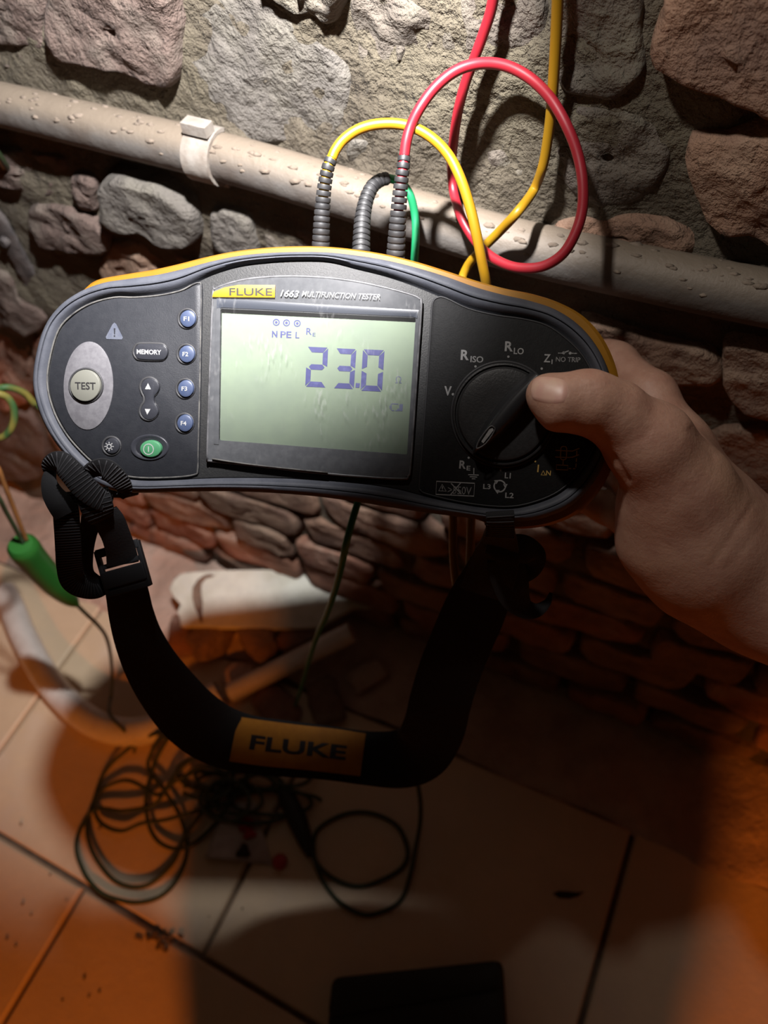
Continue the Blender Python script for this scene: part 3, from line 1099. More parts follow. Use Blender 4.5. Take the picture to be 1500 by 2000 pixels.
# ------------------------------------------------------------------ left keypad
W0 = -.0014
plate = slab('test_plate', LS(ell(170, 753, 48.5, 86.5, 56, math.radians(1.5))), W0 + .0004, .001, MT['silver'], tester, .0002)
line_tube('button_ring', ell(168, 753, 32.5, 33), W0 + .0006, .0005, MT['edge_dark'], tester)


def button(name, outline, h, mat, bev=.0007, parent=tester, base=W0):
    return slab(name, LS(outline), base + h, h + .001, mat, parent, bev)


b = button('test_button', ell(167.5, 753, 29.5, 31), .0022, MT['btn_cream'], .0006)
b['label'] = 'round cream test button'
lettering('button_lettering', [put_text('TEST', (146.5, 760.5), (187, 761.5), 14.5, W0 + .0023, 0, .02)], MT['print_black'], b)
lettering('warning_sign', [poly([(223.5, 630), (227, 633), (240, 659), (238, 663), (208, 662), (206.5, 658), (220, 633)], WP)], MT['print_pale'], tester)
lettering('warning_mark', [poly([(222, 641), (225.4, 641), (224.6, 653), (222.8, 653)], WP + .0001), poly(ell(223.6, 656.2, 1.5, n=10), WP + .0001)], MT['plastic'], tester)
cap = [(277 - 0, 671), (311, 671.5), (322, 675), (327, 687), (322, 700), (311, 703.5), (277, 702.5), (266, 699), (260.5, 687), (266, 674)]
line_tube('button_groove', cap, W0, .0007, MT['edge_dark'], tester, True, 6, 4)
b = slab('memory_button', catmull(LS(cap), 4, True), W0 + .0012, .003, MT['btn_grey'], tester, .0008)
lettering('button_lettering', [put_text('MEMORY', (267, 691.5), (315, 693), 9.5, W0 + .0013, 0, .03)], MT['print_white'], b)
roc = []
for a in np.linspace(-150, -30, 9):
    roc.append((292.5 + 18 * math.cos(math.radians(a)), 755 + 17 * math.sin(math.radians(a))))
roc = [(274, 755), (279, 743), (292, 737.5), (305, 743), (310.5, 755), (306.5, 767), (300.5, 775), (300.5, 785), (305.5, 793), (308.5, 804), (303, 815), (291, 820.5), (278.5, 815.5), (273, 804), (276, 793), (281, 785), (281, 775), (277, 767)]
line_tube('button_groove', roc, W0, .0007, MT['edge_dark'], tester, True, 6, 4)
b = slab('arrow_button', catmull(LS(roc), 4, True), W0 + .0011, .003, MT['btn_grey'], tester, .0008)
lettering('arrow_symbols', [poly([(289, 748), (295, 760.5), (283, 760)], W0 + .0012), poly([(282.5, 798.5), (294, 799), (287.5, 810)], W0 + .0012)], MT['print_white'], b)
for nm, x, y in (('F1', 366.5, 622.5), ('F2', 364.5, 691.5), ('F3', 362.5, 759), ('F4', 361, 826.5)):
    line_tube('button_groove', ell(x - .6, y, 17.6, 18.6), W0, .0006, MT['edge_dark'], tester)
    b = button('function_button', ell(x, y, 15.8, 17.2), .0016, MT['btn_blue'], .0010)
    lettering('button_lettering', [put_text(nm, (x - 8, y + 4.2), (x + 3, y + 4.6), 8.6, W0 + .00172, 0, .02)], MT['print_white'], b)
line_tube('button_groove', ell(218, 871, 17.5), W0, .0006, MT['edge_dark'], tester)
b = button('backlight_button', ell(218, 871, 15.6, 16), .0015, MT['btn_grey'], .0011)
it = [stroke(ell(213, 872, 4.2, n=16), W0 + .0016, .00022, True)]
for k in range(8):
    a = 2 * PI * k / 8
    it.append(stroke([(213 + 6 * math.cos(a), 872 + 6 * math.sin(a)), (213 + 9 * math.cos(a), 872 + 9 * math.sin(a))], W0 + .0016, .0002))
lettering('lamp_symbol', it, MT['print_white'], b)
# recess and green power key
v, f = rings([lift(LS(ell(290, 874, 37 * k, 25 * k)), W0 + h) for k, h in ((1.03, -.0001), (1.0, .0005), (.93, .0006), (.78, .0001), (.66, -.0002))], False, True)
mesh('power_recess', v, f, tester, MT['btn_grey'], True)
b = button('power_button', ell(294, 876.5, 21.5, 17), .0016, MT['btn_green'], .0009)
lettering('power_symbol', [stroke(ell(290, 877.5, 9.6, 10.2, n=28), W0 + .0017, .0002, True), stroke([(290, 872), (290, 883)], W0 + .0017, .00022)], MT['print_white'], b)

# ------------------------------------------------------------------ rotary dial
KC, KR = (983, 809), 99
kn = empty('rotary_dial')
kn.parent = tester
Rs = [lift(LS(ell(*KC, KR * k, KR * k * 1.015, 72)), W0 + h) for k, h in ((1.0, -.0002), (1.0, .0018), (.985, .0026), (.955, .0028), (.935, .0018), (.915, .0020), (.88, .0036), (.82, .0041), (.5, .0042))]
v, f = rings(Rs, False, True)
mesh('dial_disc', v, f, kn, MT['knob'], True, sharp=35)
line_tube('dial_gap', ell(*KC, KR * 1.02, KR * 1.035, 72), W0, .0007, MT['edge_dark'], kn)
# lens-shaped grip across the dial
A_, B_ = np.array((925.0, 884.0)), np.array((1052.0, 735.0))
ax_ = nv(B_ - A_)
px_ = np.array([-ax_[1], ax_[0]])
ln = np.linalg.norm(B_ - A_)
V = []
ts = np.linspace(0, 1, 26)
WB = W0 + .0038
nc = 11
for t in ts:
    hw = (3 + 22.5 * math.sin(PI * min(1, (t * .80 + .03))) ** .80) * (1 if t < .97 else .85) * min(1.0, .55 + t * 6)
    hh = .0072 * min(1.0, (t + .02) * 9) ** .5 * (1 + .35 * t)
    c = A_ + ax_ * ln * t
    for k in range(nc):
        s = -1 + 2 * k / (nc - 1)
        q = c + px_ * hw * math.copysign(abs(s) ** .75, s)
        V.append(L(q[0], q[1], WB + hh * (1 - abs(s) ** 2.6)))
F = [(i * nc + j, i * nc + j + 1, (i + 1) * nc + j + 1, (i + 1) * nc + j) for i in range(len(ts) - 1) for j in range(nc - 1)]
F += [tuple(range(nc)), tuple((len(ts) - 1) * nc + j for j in range(nc))[::-1]]
mesh('dial_grip', V, F, kn, MT['knob_dark'], True, sharp=50)
wg = WB + .0084
lettering('pointer_mark', [poly([(940, 862), (956, 838), (962, 836), (964, 840), (944, 866)], wg)], MT['print_white'], kn)
line_tube('pointer_rim', [(931, 876), (937, 858), (956, 834), (964, 834), (966, 841), (949, 866)], wg - .0001, .0003, MT['edge_soft'], kn, True, 5, 3)

# print around the dial
W = WP
LAB = [[put_text('R', (899.5, 703), (915.5, 703.6), 20, W, 0, .03), put_text('ISO', (918.5, 707.6), (943.5, 708.6), 12.5, W, 0, .02), poly(ell(928.7, 715.7, 2.3, n=12), W)],
      [put_text('R', (985.5, 686), (1001.5, 686.6), 19.5, W, 0, .03), put_text('LO', (1003, 691.6), (1022.5, 692.4), 12.5, W, 0, .02), poly(ell(993, 696.6, 2.4, n=12), W)],
      [put_text('Z', (1061.5, 707.4), (1074.5, 708), 16, W, 0, .02), put_text('I', (1077, 711), (1079, 711), 9, W), poly(ell(1058, 720, 2.4, n=12), W)],
      [put_text('V', (867, 772.4), (881.5, 773), 18.5, W, 0, .03), poly(ell(884.6, 770, 2.5, n=12), W)],
      [put_text('R', (896.5, 915), (909.5, 916), 16, W, 0, .03), put_text('E', (911, 918.6), (918.4, 919), 9, W, 0, .02), poly(ell(915.3, 894, 2.2, n=12), W),
      stroke([(925.5, 914), (925.4, 926)], W, .0002), stroke([(914.5, 927), (935, 928)], W, .0002), stroke([(917.5, 931), (932, 931.8)], W, .0002), stroke([(921.5, 935), (928.5, 935.4)], W, .0002)],
      [put_text('L1', (985.5, 934), (997, 934.8), 11, W, 0, .02), put_text('L3', (943.5, 955), (958, 955.6), 10, W, 0, .02), put_text('L2', (986.5, 972.4), (1003, 973.2), 10.5, W, 0, .02),
      poly(ell(977.8, 918, 2.2, n=12), W)],
      [stroke([(852.5, 940), (927, 944), (925.5, 969), (851.5, 965.6)], W, .00022, True),
      stroke([(863.5, 946), (857, 958.6), (871.5, 959.4)], W, .0002, True), stroke([(863.9, 950), (864, 955)], W, .00022), poly(ell(864.1, 957.2, .8, n=8), W)]]
it = []
for a0 in (20, 140, 260):
    it.append(stroke([(976 + 11 * math.cos(math.radians(a)), 949.5 + 11 * math.sin(math.radians(a))) for a in np.linspace(a0, a0 + 92, 12)], W, .0003))
    a = math.radians(a0 + 100)
    c = np.array([976 + 11 * math.cos(a), 949.5 + 11 * math.sin(a)])
    t = np.array([-math.sin(a), math.cos(a)])
    r_ = np.array([math.cos(a), math.sin(a)])
    it.append(poly([tuple(c + t * 5), tuple(c - t * 4 + r_ * 4.4), tuple(c - t * 4 - r_ * 4.4)], W))
LAB[5] += it
for it in LAB:
    lettering('dial_lettering', it, MT['print_white'], tester)
lettering('worn_lettering', [put_text('>550V', (874, 964), (920.5, 966.5), 15, W, 0, 0)], MT['print_grey'], tester)
it = [put_text('NO TRIP', (1085.5, 706.4), (1133, 707.6), 9.6, W, 0, .01),
      stroke([(1090, 689.6), (1099, 689.8)], W, .0002), poly(ell(1101, 689.2, 3, n=10), W), stroke([(1101, 689), (1111, 685)], W, .00025), poly(ell(1113.5, 689.6, 3, n=10), W), stroke([(1116, 690), (1127, 690.3)], W, .0002)]
lettering('worn_lettering', it, MT['print_grey'], tester)
lettering('crossing_out', [stroke([(881, 944), (901, 965)], W + .0001, .0002), stroke([(900, 943), (880, 966)], W + .0001, .0002)], MT['print_white'], tester)
it = [put_text('I', (1049, 922), (1051.6, 922.2), 14.5, W), stroke([(1061, 919.5), (1057, 927.5), (1065.4, 928)], W, .0002, True), put_text('N', (1066.5, 928.4), (1075.4, 928.9), 9.5, W, 0, .01),
      poly(ell(1045.3, 901, 2, n=10), W),
      stroke(rr([(1095.5, 872), (1107, 872), (1106, 898), (1094.5, 898)], 6, 4), W, .0002, True),
      stroke([(1085, 879.5), (1107, 880.6), (1118, 881), (1132, 875.5)], W, .0002), stroke([(1084.5, 892.5), (1106, 893.6), (1118, 893), (1131, 888)], W, .0002),
      stroke([(1100, 898), (1099.5, 908)], W, .0002), stroke([(1087, 908), (1109.5, 909), (1109, 918), (1086.5, 917)], W, .0002, True),
      stroke([(1111, 915), (1116, 915.2)], W, .0002), stroke([(1119, 915.3), (1124, 915.5)], W, .0002), stroke([(1124.6, 913), (1125.2, 905)], W, .0002), stroke([(1125.5, 902), (1126, 895)], W, .0002), stroke([(1126.3, 891), (1126.6, 880)], W, .0002)]
lettering('trip_lettering', it, MT['print_gold'], tester)
# the strap lugs at the lower corners
for pts in ([(196, 944), (252, 958), (254, 972), (206, 972)], [(944, 1005), (1010, 1008), (1008, 1030), (946, 1027)]):
    slab('strap_lug', LS(rr(pts, 6, 3), -.012), -.010, .012, MT['bumper'], tester, .001)

# ================================================================== TEST LEADS
def path(pts, n=10):
    """pts: (photo x, photo y, depth)"""
    out = []
    for x, y, d in pts:
        p = at(x, y, d)
        gap = .036 if y > 380 else .017                  # keep clear of the stones and the pipe
        if y < 650 and p[1] > WALL_Y - gap:
            p = on_wall(x, y, gap)
        out.append(p)
    return catmull(out, n)


def rib_boot(P, r0, r1, pitch, deep, cable_r, slit_from=.55):
    """ribbed strain relief: radius steps between ribs and grooves, open slits near its tip"""
    P = np.asarray(P)
    d = np.concatenate([[0], np.cumsum(np.linalg.norm(np.diff(P, axis=0), axis=1))])
    tot = d[-1]
    q, R = [], []
    n = int(tot / pitch)
    for k in range(n):
        f0 = k / n
        r = r0 + (r1 - r0) * f0
        lo = r * .86 if f0 < slit_from else cable_r * .90
        for a, b in ((0, r * .97), (.12, r), (.62, r), (.74, r * .97), (.78, lo), (.97, lo)):
            q.append((k + a) * tot / n)
            R.append(b)
    q = np.array(q)
    X_ = np.stack([np.interp(q, d, P[:, i]) for i in range(3)], 1)
    return tube(X_, R, 14)


def lead(name, label, boot_pts, cable_pts, r, mat, r0, r1, slit, rpt):
    b = path(boot_pts, 12)
    root = empty(name, tuple(b[0]))
    tag(root, label, 'test lead', 'test leads plugged into the tester')
    o = b[0]
    v, f = rib_boot(b, r0, r1, .0026, .8, r, slit)
    mesh('strain_relief', rel(v, o), f, root, MT['boot'], True, sharp=40)
    v, f = tube(b[:max(3, len(b))], r, 10)
    c = path(cable_pts, 12)
    v2, f2 = tube(c, r, 12)
    V, F = merge([(rel(v[:], o), f), (rel(v2, o), f2)])
    mesh('cable', V, F, root, mat, True)
    # the plug body that sits in the socket
    t = nv(b[1] - b[0])
    v, f = tube([b[0] - t * .030, b[0] - t * .006, b[0], b[0] + t * .001], [r0 * 1.05, r0 * 1.12, r0 * 1.1, r0], 16)
    mesh('plug_body', rel(v, o), f, root, MT['boot'], True, sharp=40)
    return root


YC = [(648, 309, .326), (656, 292, .3255), (672, 272, .325), (700, 253, .324), (735, 243, .323), (775, 242, .322), (812, 251, .321), (848, 273, .321), (878, 306, .322), (900, 350, .323),
      (918, 405, .326), (931, 460, .330), (941, 510, .336), (950, 556, .345), (958, 620, .366), (956, 720, .384), (944, 840, .392), (930, 950, .395), (921, 1010, .395), (919, 1065, .396),
      (916, 1120, .397), (907, 1158, .398), (896, 1160, .399), (889, 1125, .399), (885, 1070, .398), (885, 1015, .397), (886, 900, .394), (888, 760, .390), (890, 640, .388), (899, 560, .388),
      (912, 522, .387), (936, 492, .386), (975, 453, .383), (1012, 413, .379), (1042, 372, .374), (1060, 325, .368), (1070, 270, .361), (1077, 210, .353), (1082, 140, .345), (1086, 70, .338), (1089, 0, .331), (1092, -80, .322)]
lead('yellow_test_lead', 'yellow lead arching out of the leftmost black boot on the tester', [(626, 505, .342), (627, 470, .338), (629, 420, .334), (633, 370, .330), (640, 330, .327), (648, 308, .326)],
     YC, .0023, MT['yellow_cable'], .0043, .0027, .52, 1)
RC = [(790, 304, .323), (794, 276, .321), (803, 245, .319), (822, 208, .316), (850, 171, .314), (886, 141, .312), (925, 126, .311), (965, 124, .311), (1003, 134, .311), (1042, 158, .311), (1078, 196, .312),
      (1107, 246, .313), (1128, 300, .315), (1138, 355, .317), (1137, 410, .320), (1124, 455, .323), (1100, 495, .327), (1066, 518, .332), (1030, 524, .337), (992, 518, .343), (955, 498, .350),
      (925, 466, .358), (901, 424, .364), (886, 375, .367), (882, 325, .366), (886, 275, .363), (894, 220, .357), (908, 165, .350), (925, 118, .344), (944, 66, .338), (960, 15, .332), (972, -60, .325)]
lead('red_test_lead', 'red lead looping up and round from the rightmost black boot', [(772, 510, .340), (774, 480, .337), (777, 430, .332), (782, 370, .327), (787, 330, .324), (790, 303, .323)],
     RC, .0023, MT['red_cable'], .0044, .0027, .40, 1)
GC = [(758, 348, .357), (772, 352, .359), (789, 362, .362), (802, 384, .365), (810, 418, .368), (812, 455, .371), (810, 500, .375), (806, 560, .382), (790, 680, .394), (750, 820, .40),
      (712, 940, .402), (690, 1010, .404), (676, 1062, .408), (668, 1100, .420), (655, 1150, .452), (638, 1200, .50), (620, 1240, .56), (605, 1285, .65), (592, 1330, .78), (578, 1375, .90), (565, 1420, .955), (552, 1465, .958), (540, 1510, .945)]
lead('green_test_lead', 'green lead bent over out of the middle black boot and hanging down', [(705, 505, .352), (706, 470, .352), (708, 430, .352), (714, 395, .353), (726, 366, .354), (743, 352, .356), (759, 348, .357)],
     GC, .0020, MT['green_cable'], .0045, .0030, 2, 1)

# ================================================================== CARRYING STRAP
def webbing(name, pts, mat, parent, o, thick=.0018, nn=9, curl=0.0, ncross=6):
    """pts: (photo x, photo y, depth, half width in photo px, twist in degrees about the path)"""
    C_ = catmull([(*at(p[0], p[1], p[2]), p[3] * p[2] / FPX, p[4] if len(p) > 4 else 0.0) for p in pts], nn)
    P = C_[:, :3]
    T = np.gradient(P, axis=0)
    T /= np.linalg.norm(T, axis=1)[:, None] + 1e-12
    Wd = []
    for i in range(len(P)):
        v = nv(P[i] - CAM)
        w = nv(np.cross(T[i], v))
        a = math.radians(C_[i, 4])
        Wd.append(w * math.cos(a) + np.cross(T[i], w) * math.sin(a))
    v, f = ribbon(P, Wd, C_[:, 3], thick, ncross, curl)
    return mesh(name, rel(v, o), f, parent, mat, True, sharp=45), P, np.array(Wd), C_[:, 3]


def weave(P, Wd, half, T_off, parent, o, pitch=.0013, r=.00030):
    """cross ribs of the woven webbing, raised on the side towards the camera"""
    d = np.concatenate([[0], np.cumsum(np.linalg.norm(np.diff(P, axis=0), axis=1))])
    n = int(d[-1] / pitch)
    V, F = [], []
    for k in range(1, n):
        s = k * d[-1] / n
        c = np.array([np.interp(s, d, P[:, i]) for i in range(3)])
        w = nv(np.array([np.interp(s, d, Wd[:, i]) for i in range(3)]))
        h = np.interp(s, d, half) * .94
        i = min(len(P) - 2, int(np.searchsorted(d, s)))
        t = nv(P[min(i + 1, len(P) - 1)] - P[max(i - 1, 0)])
        nrm = np.cross(t, w)
        if np.dot(nrm, CAM - c) < 0:
            nrm = -nrm
        q = [c + w * (h * a) + nrm * (T_off - .00012 * abs(a)) for a in np.linspace(-1, 1, 5)]
        v, f = tube(q, r, 5)
        b = len(V)
        V += [tuple(np.asarray(x) - o) for x in v]
        F += [tuple(j + b for j in g) for g in f]
    return mesh('weave_ribs', V, F, parent, MT['web_rib'], True, 'stuff')


SO = at(165, 950, .328)
strap = empty('carrying_strap', tuple(SO))
tag(strap, 'black webbing neck strap with orange patch hanging in a loop under the tester', 'strap')
# left end: loop over the lug, crumpled, then the long tail
a1 = webbing('webbing_loop', [(92, 925, .322, 4, 0), (98, 908, .317, 16, 10), (118, 903, .313, 22, 20), (142, 925, .311, 24, 15), (165, 952, .312, 24, 0), (190, 972, .315, 22, -10), (215, 985, .322, 18, -20)], MT['webbing'], strap, SO, .0022)
weave(a1[1], a1[2], a1[3], .0012, strap, SO, .0015)
a2 = webbing('webbing_loop', [(150, 958, .322, 6, 40), (170, 928, .316, 20, 60), (200, 915, .313, 22, 30), (228, 932, .316, 19, 10), (244, 955, .322, 14, 0), (236, 968, .330, 8, 0)], MT['webbing'], strap, SO, .0020)
weave(a2[1], a2[2], a2[3], .0011, strap, SO)
a3 = webbing('webbing_loop', [(180, 958, .318, 30, 0), (186, 980, .316, 31, 0), (193, 1000, .318, 29, 0), (200, 1014, .322, 22, 0)], MT['webbing'], strap, SO, .0020)
weave(a3[1], a3[2], a3[3], .0011, strap, SO, .0016)
a4 = webbing('webbing_loop', [(100, 918, .320, 10, 0), (96, 940, .319, 14, 10), (104, 965, .318, 20, 0), (118, 985, .317, 24, -15), (130, 1005, .318, 23, -10)], MT['webbing'], strap, SO, .0022)
a5 = webbing('webbing_tail', [(128, 962, .321, 20, 20), (128, 985, .320, 23, 10), (130, 1010, .321, 24, 5), (132, 1040, .323, 24, 0), (134, 1075, .327, 24, 0), (136, 1105, .331, 24, 0), (143, 1132, .336, 24, -8),
                              (162, 1146, .342, 22, -20), (185, 1150, .346, 20, -20), (206, 1140, .350, 18, 0)], MT['webbing'], strap, SO, .0020)
weave(a5[1], a5[2], a5[3], .0011, strap, SO)
webbing('webbing_tail', [(180, 1010, .328, 20, 0), (172, 1045, .333, 16, 20), (168, 1085, .338, 14, 30), (170, 1120, .343, 14, 20), (190, 1145, .348, 18, 0)], MT['webbing'], strap, SO, .0020)
webbing('webbing_tail', [(205, 1000, .324, 24, 0), (215, 1020, .327, 28, 0), (226, 1045, .332, 27, 0), (236, 1075, .338, 28, 0), (240, 1100, .342, 30, 0)], MT['webbing'], strap, SO, .0022)
# ladder-lock buckle
bc = at(241, 1108, .343)
bx = nv(at(280, 1096, .343) - at(200, 1118, .343))
by = nv(np.cross(nv(CAM - bc), bx))
bz = np.cross(bx, by)
buckle = empty('buckle')
buckle.parent = strap
parts = []
s_ = .343 / FPX


def bpart(dx, dy, dz, sx, sy, sz):
    return box(bc + bx * dx * s_ - by * dy * s_ * -1 + bz * dz * s_, (sx * s_, sy * s_, sz * s_), (bx, by, bz))


def bevel_mesh(name, parts, parent, mat, o, w=.0006, seg=2):
    V, F = merge(parts)
    ob = mesh(name, rel(V, o), F, parent, mat, False)
    bm = bmesh.new()
    bm.from_mesh(ob.data)
    bmesh.ops.bevel(bm, geom=bm.edges[:], offset=w, segments=seg, affect='EDGES', profile=.7)
    bm.to_mesh(ob.data)
    bm.free()
    return ob


for dy, sy, dz in ((38, 17, 4), (10, 10, 0), (-16, 34, 6), (-43, 12, 2)):
    bevel_mesh('buckle_bar', [bpart(0, dy, dz, 84, sy, 12)], buckle, MT['buckle'], SO)
for dx in (-41, 41):
    bevel_mesh('buckle_side', [bpart(dx, -2, 2, 9, 92, 13)], buckle, MT['buckle'], SO)
# padded band: left leg, bottom, right leg
webbing('padded_band', [(243, 1130, .346, 38, 0), (250, 1165, .352, 40, 0), (258, 1205, .360, 42, 0), (272, 1250, .370, 45, 0), (296, 1300, .384, 50, 0), (330, 1350, .402, 55, 0), (372, 1398, .424, 58, 0),
                        (420, 1432, .445, 57, 0), (480, 1452, .462, 54, 0), (560, 1462, .474, 52, 0), (640, 1470, .480, 50, 0), (715, 1480, .478, 50, 0), (780, 1482, .470, 54, 5), (822, 1466, .458, 58, 10),
                        (846, 1425, .445, 60, 5), (860, 1370, .432, 60, 0), (878, 1310, .420, 60, 0), (902, 1250, .408, 60, 0), (928, 1190, .397, 60, 0), (950, 1140, .387, 54, 0), (962, 1105, .380, 46, 0)],
        MT['padding'], strap, SO, .0050, 7, 0, 8)
# orange patch sewn on the bottom
pt, PP_, PW_, PH_ = webbing('patch', [(456, 1443, .4535, 42, 0), (520, 1452, .463, 42, 0), (585, 1459, .4705, 41, 0), (650, 1466, .474, 41, 0), (709, 1474, .4735, 40, 0)], MT['patch'], strap, SO, .0014, 8)
pt['label'] = 'orange patch with dark lettering'
V_, F_ = text_mesh('FLUKE', 0, .03)
x0_, x1_, y0_, y1_ = V_[:, 0].min(), V_[:, 0].max(), V_[:, 1].min(), V_[:, 1].max()
dd = np.concatenate([[0], np.cumsum(np.linalg.norm(np.diff(PP_, axis=0), axis=1))])
out = []
for q in V_:
    s = (.13 + .74 * (q[0] - x0_) / (x1_ - x0_)) * dd[-1]
    c = np.array([np.interp(s, dd, PP_[:, i]) for i in range(3)])
    w = nv(np.array([np.interp(s, dd, PW_[:, i]) for i in range(3)]))
    if np.dot(w, UP) < 0:
        w = -w
    h = np.interp(s, dd, PH_)
    tg = nv(PP_[-1] - PP_[0])
    nr = np.cross(tg, w)
    if np.dot(nr, CAM - c) < 0:
        nr = -nr
    out.append(tuple(c + w * h * (-.36 + .66 * (q[1] - y0_) / (y1_ - y0_)) + nr * .0011 - SO))
mesh('patch_lettering', out, F_, pt, MT['print_black'], False)
# right end: sleeve over the lug, then the crumpled bulk and a free tail
b1 = webbing('webbing_sleeve', [(976, 998, .312, 27, 0), (977, 1012, .312, 28, 0), (977, 1030, .318, 28, 0), (976, 1048, .328, 30, 0)], MT['webbing'], strap, SO, .0022)
weave(b1[1], b1[2], b1[3], .0012, strap, SO, .0021)
webbing('webbing_loop', [(976, 1035, .325, 28, 0), (975, 1060, .336, 36, 0), (970, 1085, .345, 44, 0), (960, 1120, .352, 48, 10), (948, 1160, .362, 50, 0)], MT['webbing'], strap, SO, .003)
webbing('webbing_loop', [(950, 1065, .338, 16, 20), (985, 1072, .338, 26, 10), (1020, 1072, .341, 28, 0), (1044, 1086, .345, 22, -10), (1036, 1110, .349, 20, -10), (1000, 1125, .352, 24, 0)], MT['webbing'], strap, SO, .003)
webbing('webbing_tail', [(985, 1090, .346, 34, 0), (995, 1130, .350, 36, 0), (1005, 1165, .354, 30, 0), (1024, 1188, .358, 20, 0), (1048, 1192, .360, 14, 0), (1068, 1178, .361, 8, 0), (1077, 1158, .361, 4, 0)], MT['webbing'], strap, SO, .0026)

# ================================================================== THINGS ON AND NEAR THE FLOOR
def floor_path(pts, n=8):
    return catmull([on_floor(p[0], p[1], p[2]) for p in pts], n)


# bent hose in the corner
hp = floor_path([(-40, 1105, .020), (12, 1165, .0185), (45, 1240, .018), (85, 1315, .018), (130, 1370, .018), (180, 1410, .018), (235, 1429, .018), (290, 1426, .018), (345, 1405, .018), (400, 1372, .019), (430, 1354, .020)], 10)
hp = hp[9:]
ho_ = empty('bent_hose', tuple(hp[0] * [1, 1, 0]))
tag(ho_, 'white bent plastic hose curving round on the floor tiles', 'hose')
O_ = np.array(ho_.location)
v, f = tube(hp, .0172, 20, False)
mesh('hose_wall', rel(v, O_), f, ho_, MT['white_pvc'], True)
t0 = nv(hp[0] - hp[1])
v, f = tube([hp[0] - t0 * .02, hp[0] + t0 * .0005], [.0150, .0150], 20)
mesh('hose_bore', rel(v, O_), f, ho_, MT['paper'], True, sharp=40)
v, f = tube([hp[0] - t0 * .012, hp[0] + t0 * .001], [.0178, .0178], 20, False)
mesh('hose_rim', rel(v, O_), f, ho_, MT['white_pvc'], True)

# short straight white tube
A0, A1 = on_floor(452, 1352, .016), on_floor(688, 1234, .060)
so = empty('conduit_offcut', tuple(A0 * [1, 1, 0]))
tag(so, 'short straight white conduit leaning against the rubble behind the strap', 'tube')
O_ = np.array(so.location)
dd_ = nv(A1 - A0)
v, f = tube([A0, A0 + (A1 - A0) * .5, A1 - dd_ * .004, A1], [.0125, .0125, .0125, .0118], 18)
mesh('tube_wall', rel(v, O_), f, so, MT['white_pvc'], True, sharp=50)
v, f = tube([A1 - dd_ * .01, A1 + dd_ * .0004], [.0100, .0100], 18)
mesh('tube_bore', rel(v, O_), f, so, MT['screed'], True, sharp=50)

# broken white length of trunking lying along the foot of the wall
TP = [(330, 1150, 1), (338, 1132, 1), (352, 1120, 1), (372, 1117, 1), (430, 1113, 1), (520, 1112, 1), (600, 1118, 1), (660, 1128, 1), (740, 1148, 1), (810, 1170, 1), (826, 1186, 1), (800, 1192, 1), (740, 1186, 1), (690, 1186, 1), (650, 1208, 1),
      (620, 1224, 1), (560, 1227, 1), (480, 1226, 1), (400, 1224, 1), (352, 1222, 1), (350, 1206, 1), (345, 1195, 1), (352, 1180, 1), (338, 1166, 1)]
tz = lambda y: .075 + (1227 - y) / 115 * .055
# the face of the board is a plane that leans back against the wall
pA, pB, pC = on_floor(340, 1224, .060), on_floor(640, 1224, .060), on_wall(480, 1100, .012)
nP = nv(np.cross(pB - pA, pC - pA))
if np.dot(nP, CAM - pA) < 0:
    nP = -nP


def on_board(px, py, h=0.0):
    d = ray(px, py)
    t = np.dot(pA + nP * h - CAM, nP) / np.dot(d, nP)
    return CAM + d * t


tr_ = empty('board_offcut', tuple(on_floor(480, 1224, 0)))
tag(tr_, 'broken off-white board with ragged left end leaning at the wall foot', 'board')
O_ = np.array(tr_.location)
fr_ = np.array([on_board(x, y) for x, y, _ in TP])
n_ = len(fr_)
bk = fr_ - nP * .010
V = np.concatenate([bk, fr_ - nP * .0015, fr_.mean(0) + (fr_ - fr_.mean(0)) * .985])
F = [tuple(range(n_))[::-1]] + [tuple(2 * n_ + i for i in range(n_))]
for r in range(2):
    F += [(r * n_ + i, r * n_ + (i + 1) % n_, (r + 1) * n_ + (i + 1) % n_, (r + 1) * n_ + i) for i in range(n_)]
mesh('board', rel(V, O_), F, tr_, MT['offcut'], False)
# the dark chip torn out of its face, and the prop it leans on
V = [on_board(x, y, .0006) for x, y in [(398, 1124), (386, 1132), (376, 1148), (375, 1168), (380, 1186), (388, 1204), (392, 1218), (396, 1214), (395, 1196), (396, 1176), (393, 1154), (394, 1140), (402, 1130), (414, 1127), (420, 1124), (410, 1121)]]
mesh('torn_chip', rel(V, O_), [tuple(range(len(V)))], tr_, MT['stone_brown'], False)
# rubble the board stands on: pieces of broken brick on the floor
rub = [(430, 1262, .040, 'stone_brown'), (520, 1266, .044, 'stone_brown'), (600, 1262, .038, 'stone_red'), (375, 1258, .036, 'stone_red')]
RUBLAB = ['brown lump of broken brick under the white board, second from the ragged end', 'brown lump of broken brick under the middle of the white board',
          'reddish brick lump under the right end of the white board', 'reddish brick lump under the ragged left end of the white board']
rub += [(480, 1325, .020, 'screed'), (410, 1400, .022, 'screed'), (545, 1385, .024, 'stone_red'), (720, 1325, .018, 'screed'), (640, 1375, .022, 'stone_brown')]
RUBLAB += ['pale flake of broken plaster beside the straight white conduit', 'pale plaster lump at the lower end of the straight white conduit',
           'reddish brick piece lying below the straight white conduit', 'small pale plaster lump right of the straight white conduit', 'brown brick piece on the floor above the orange patch']


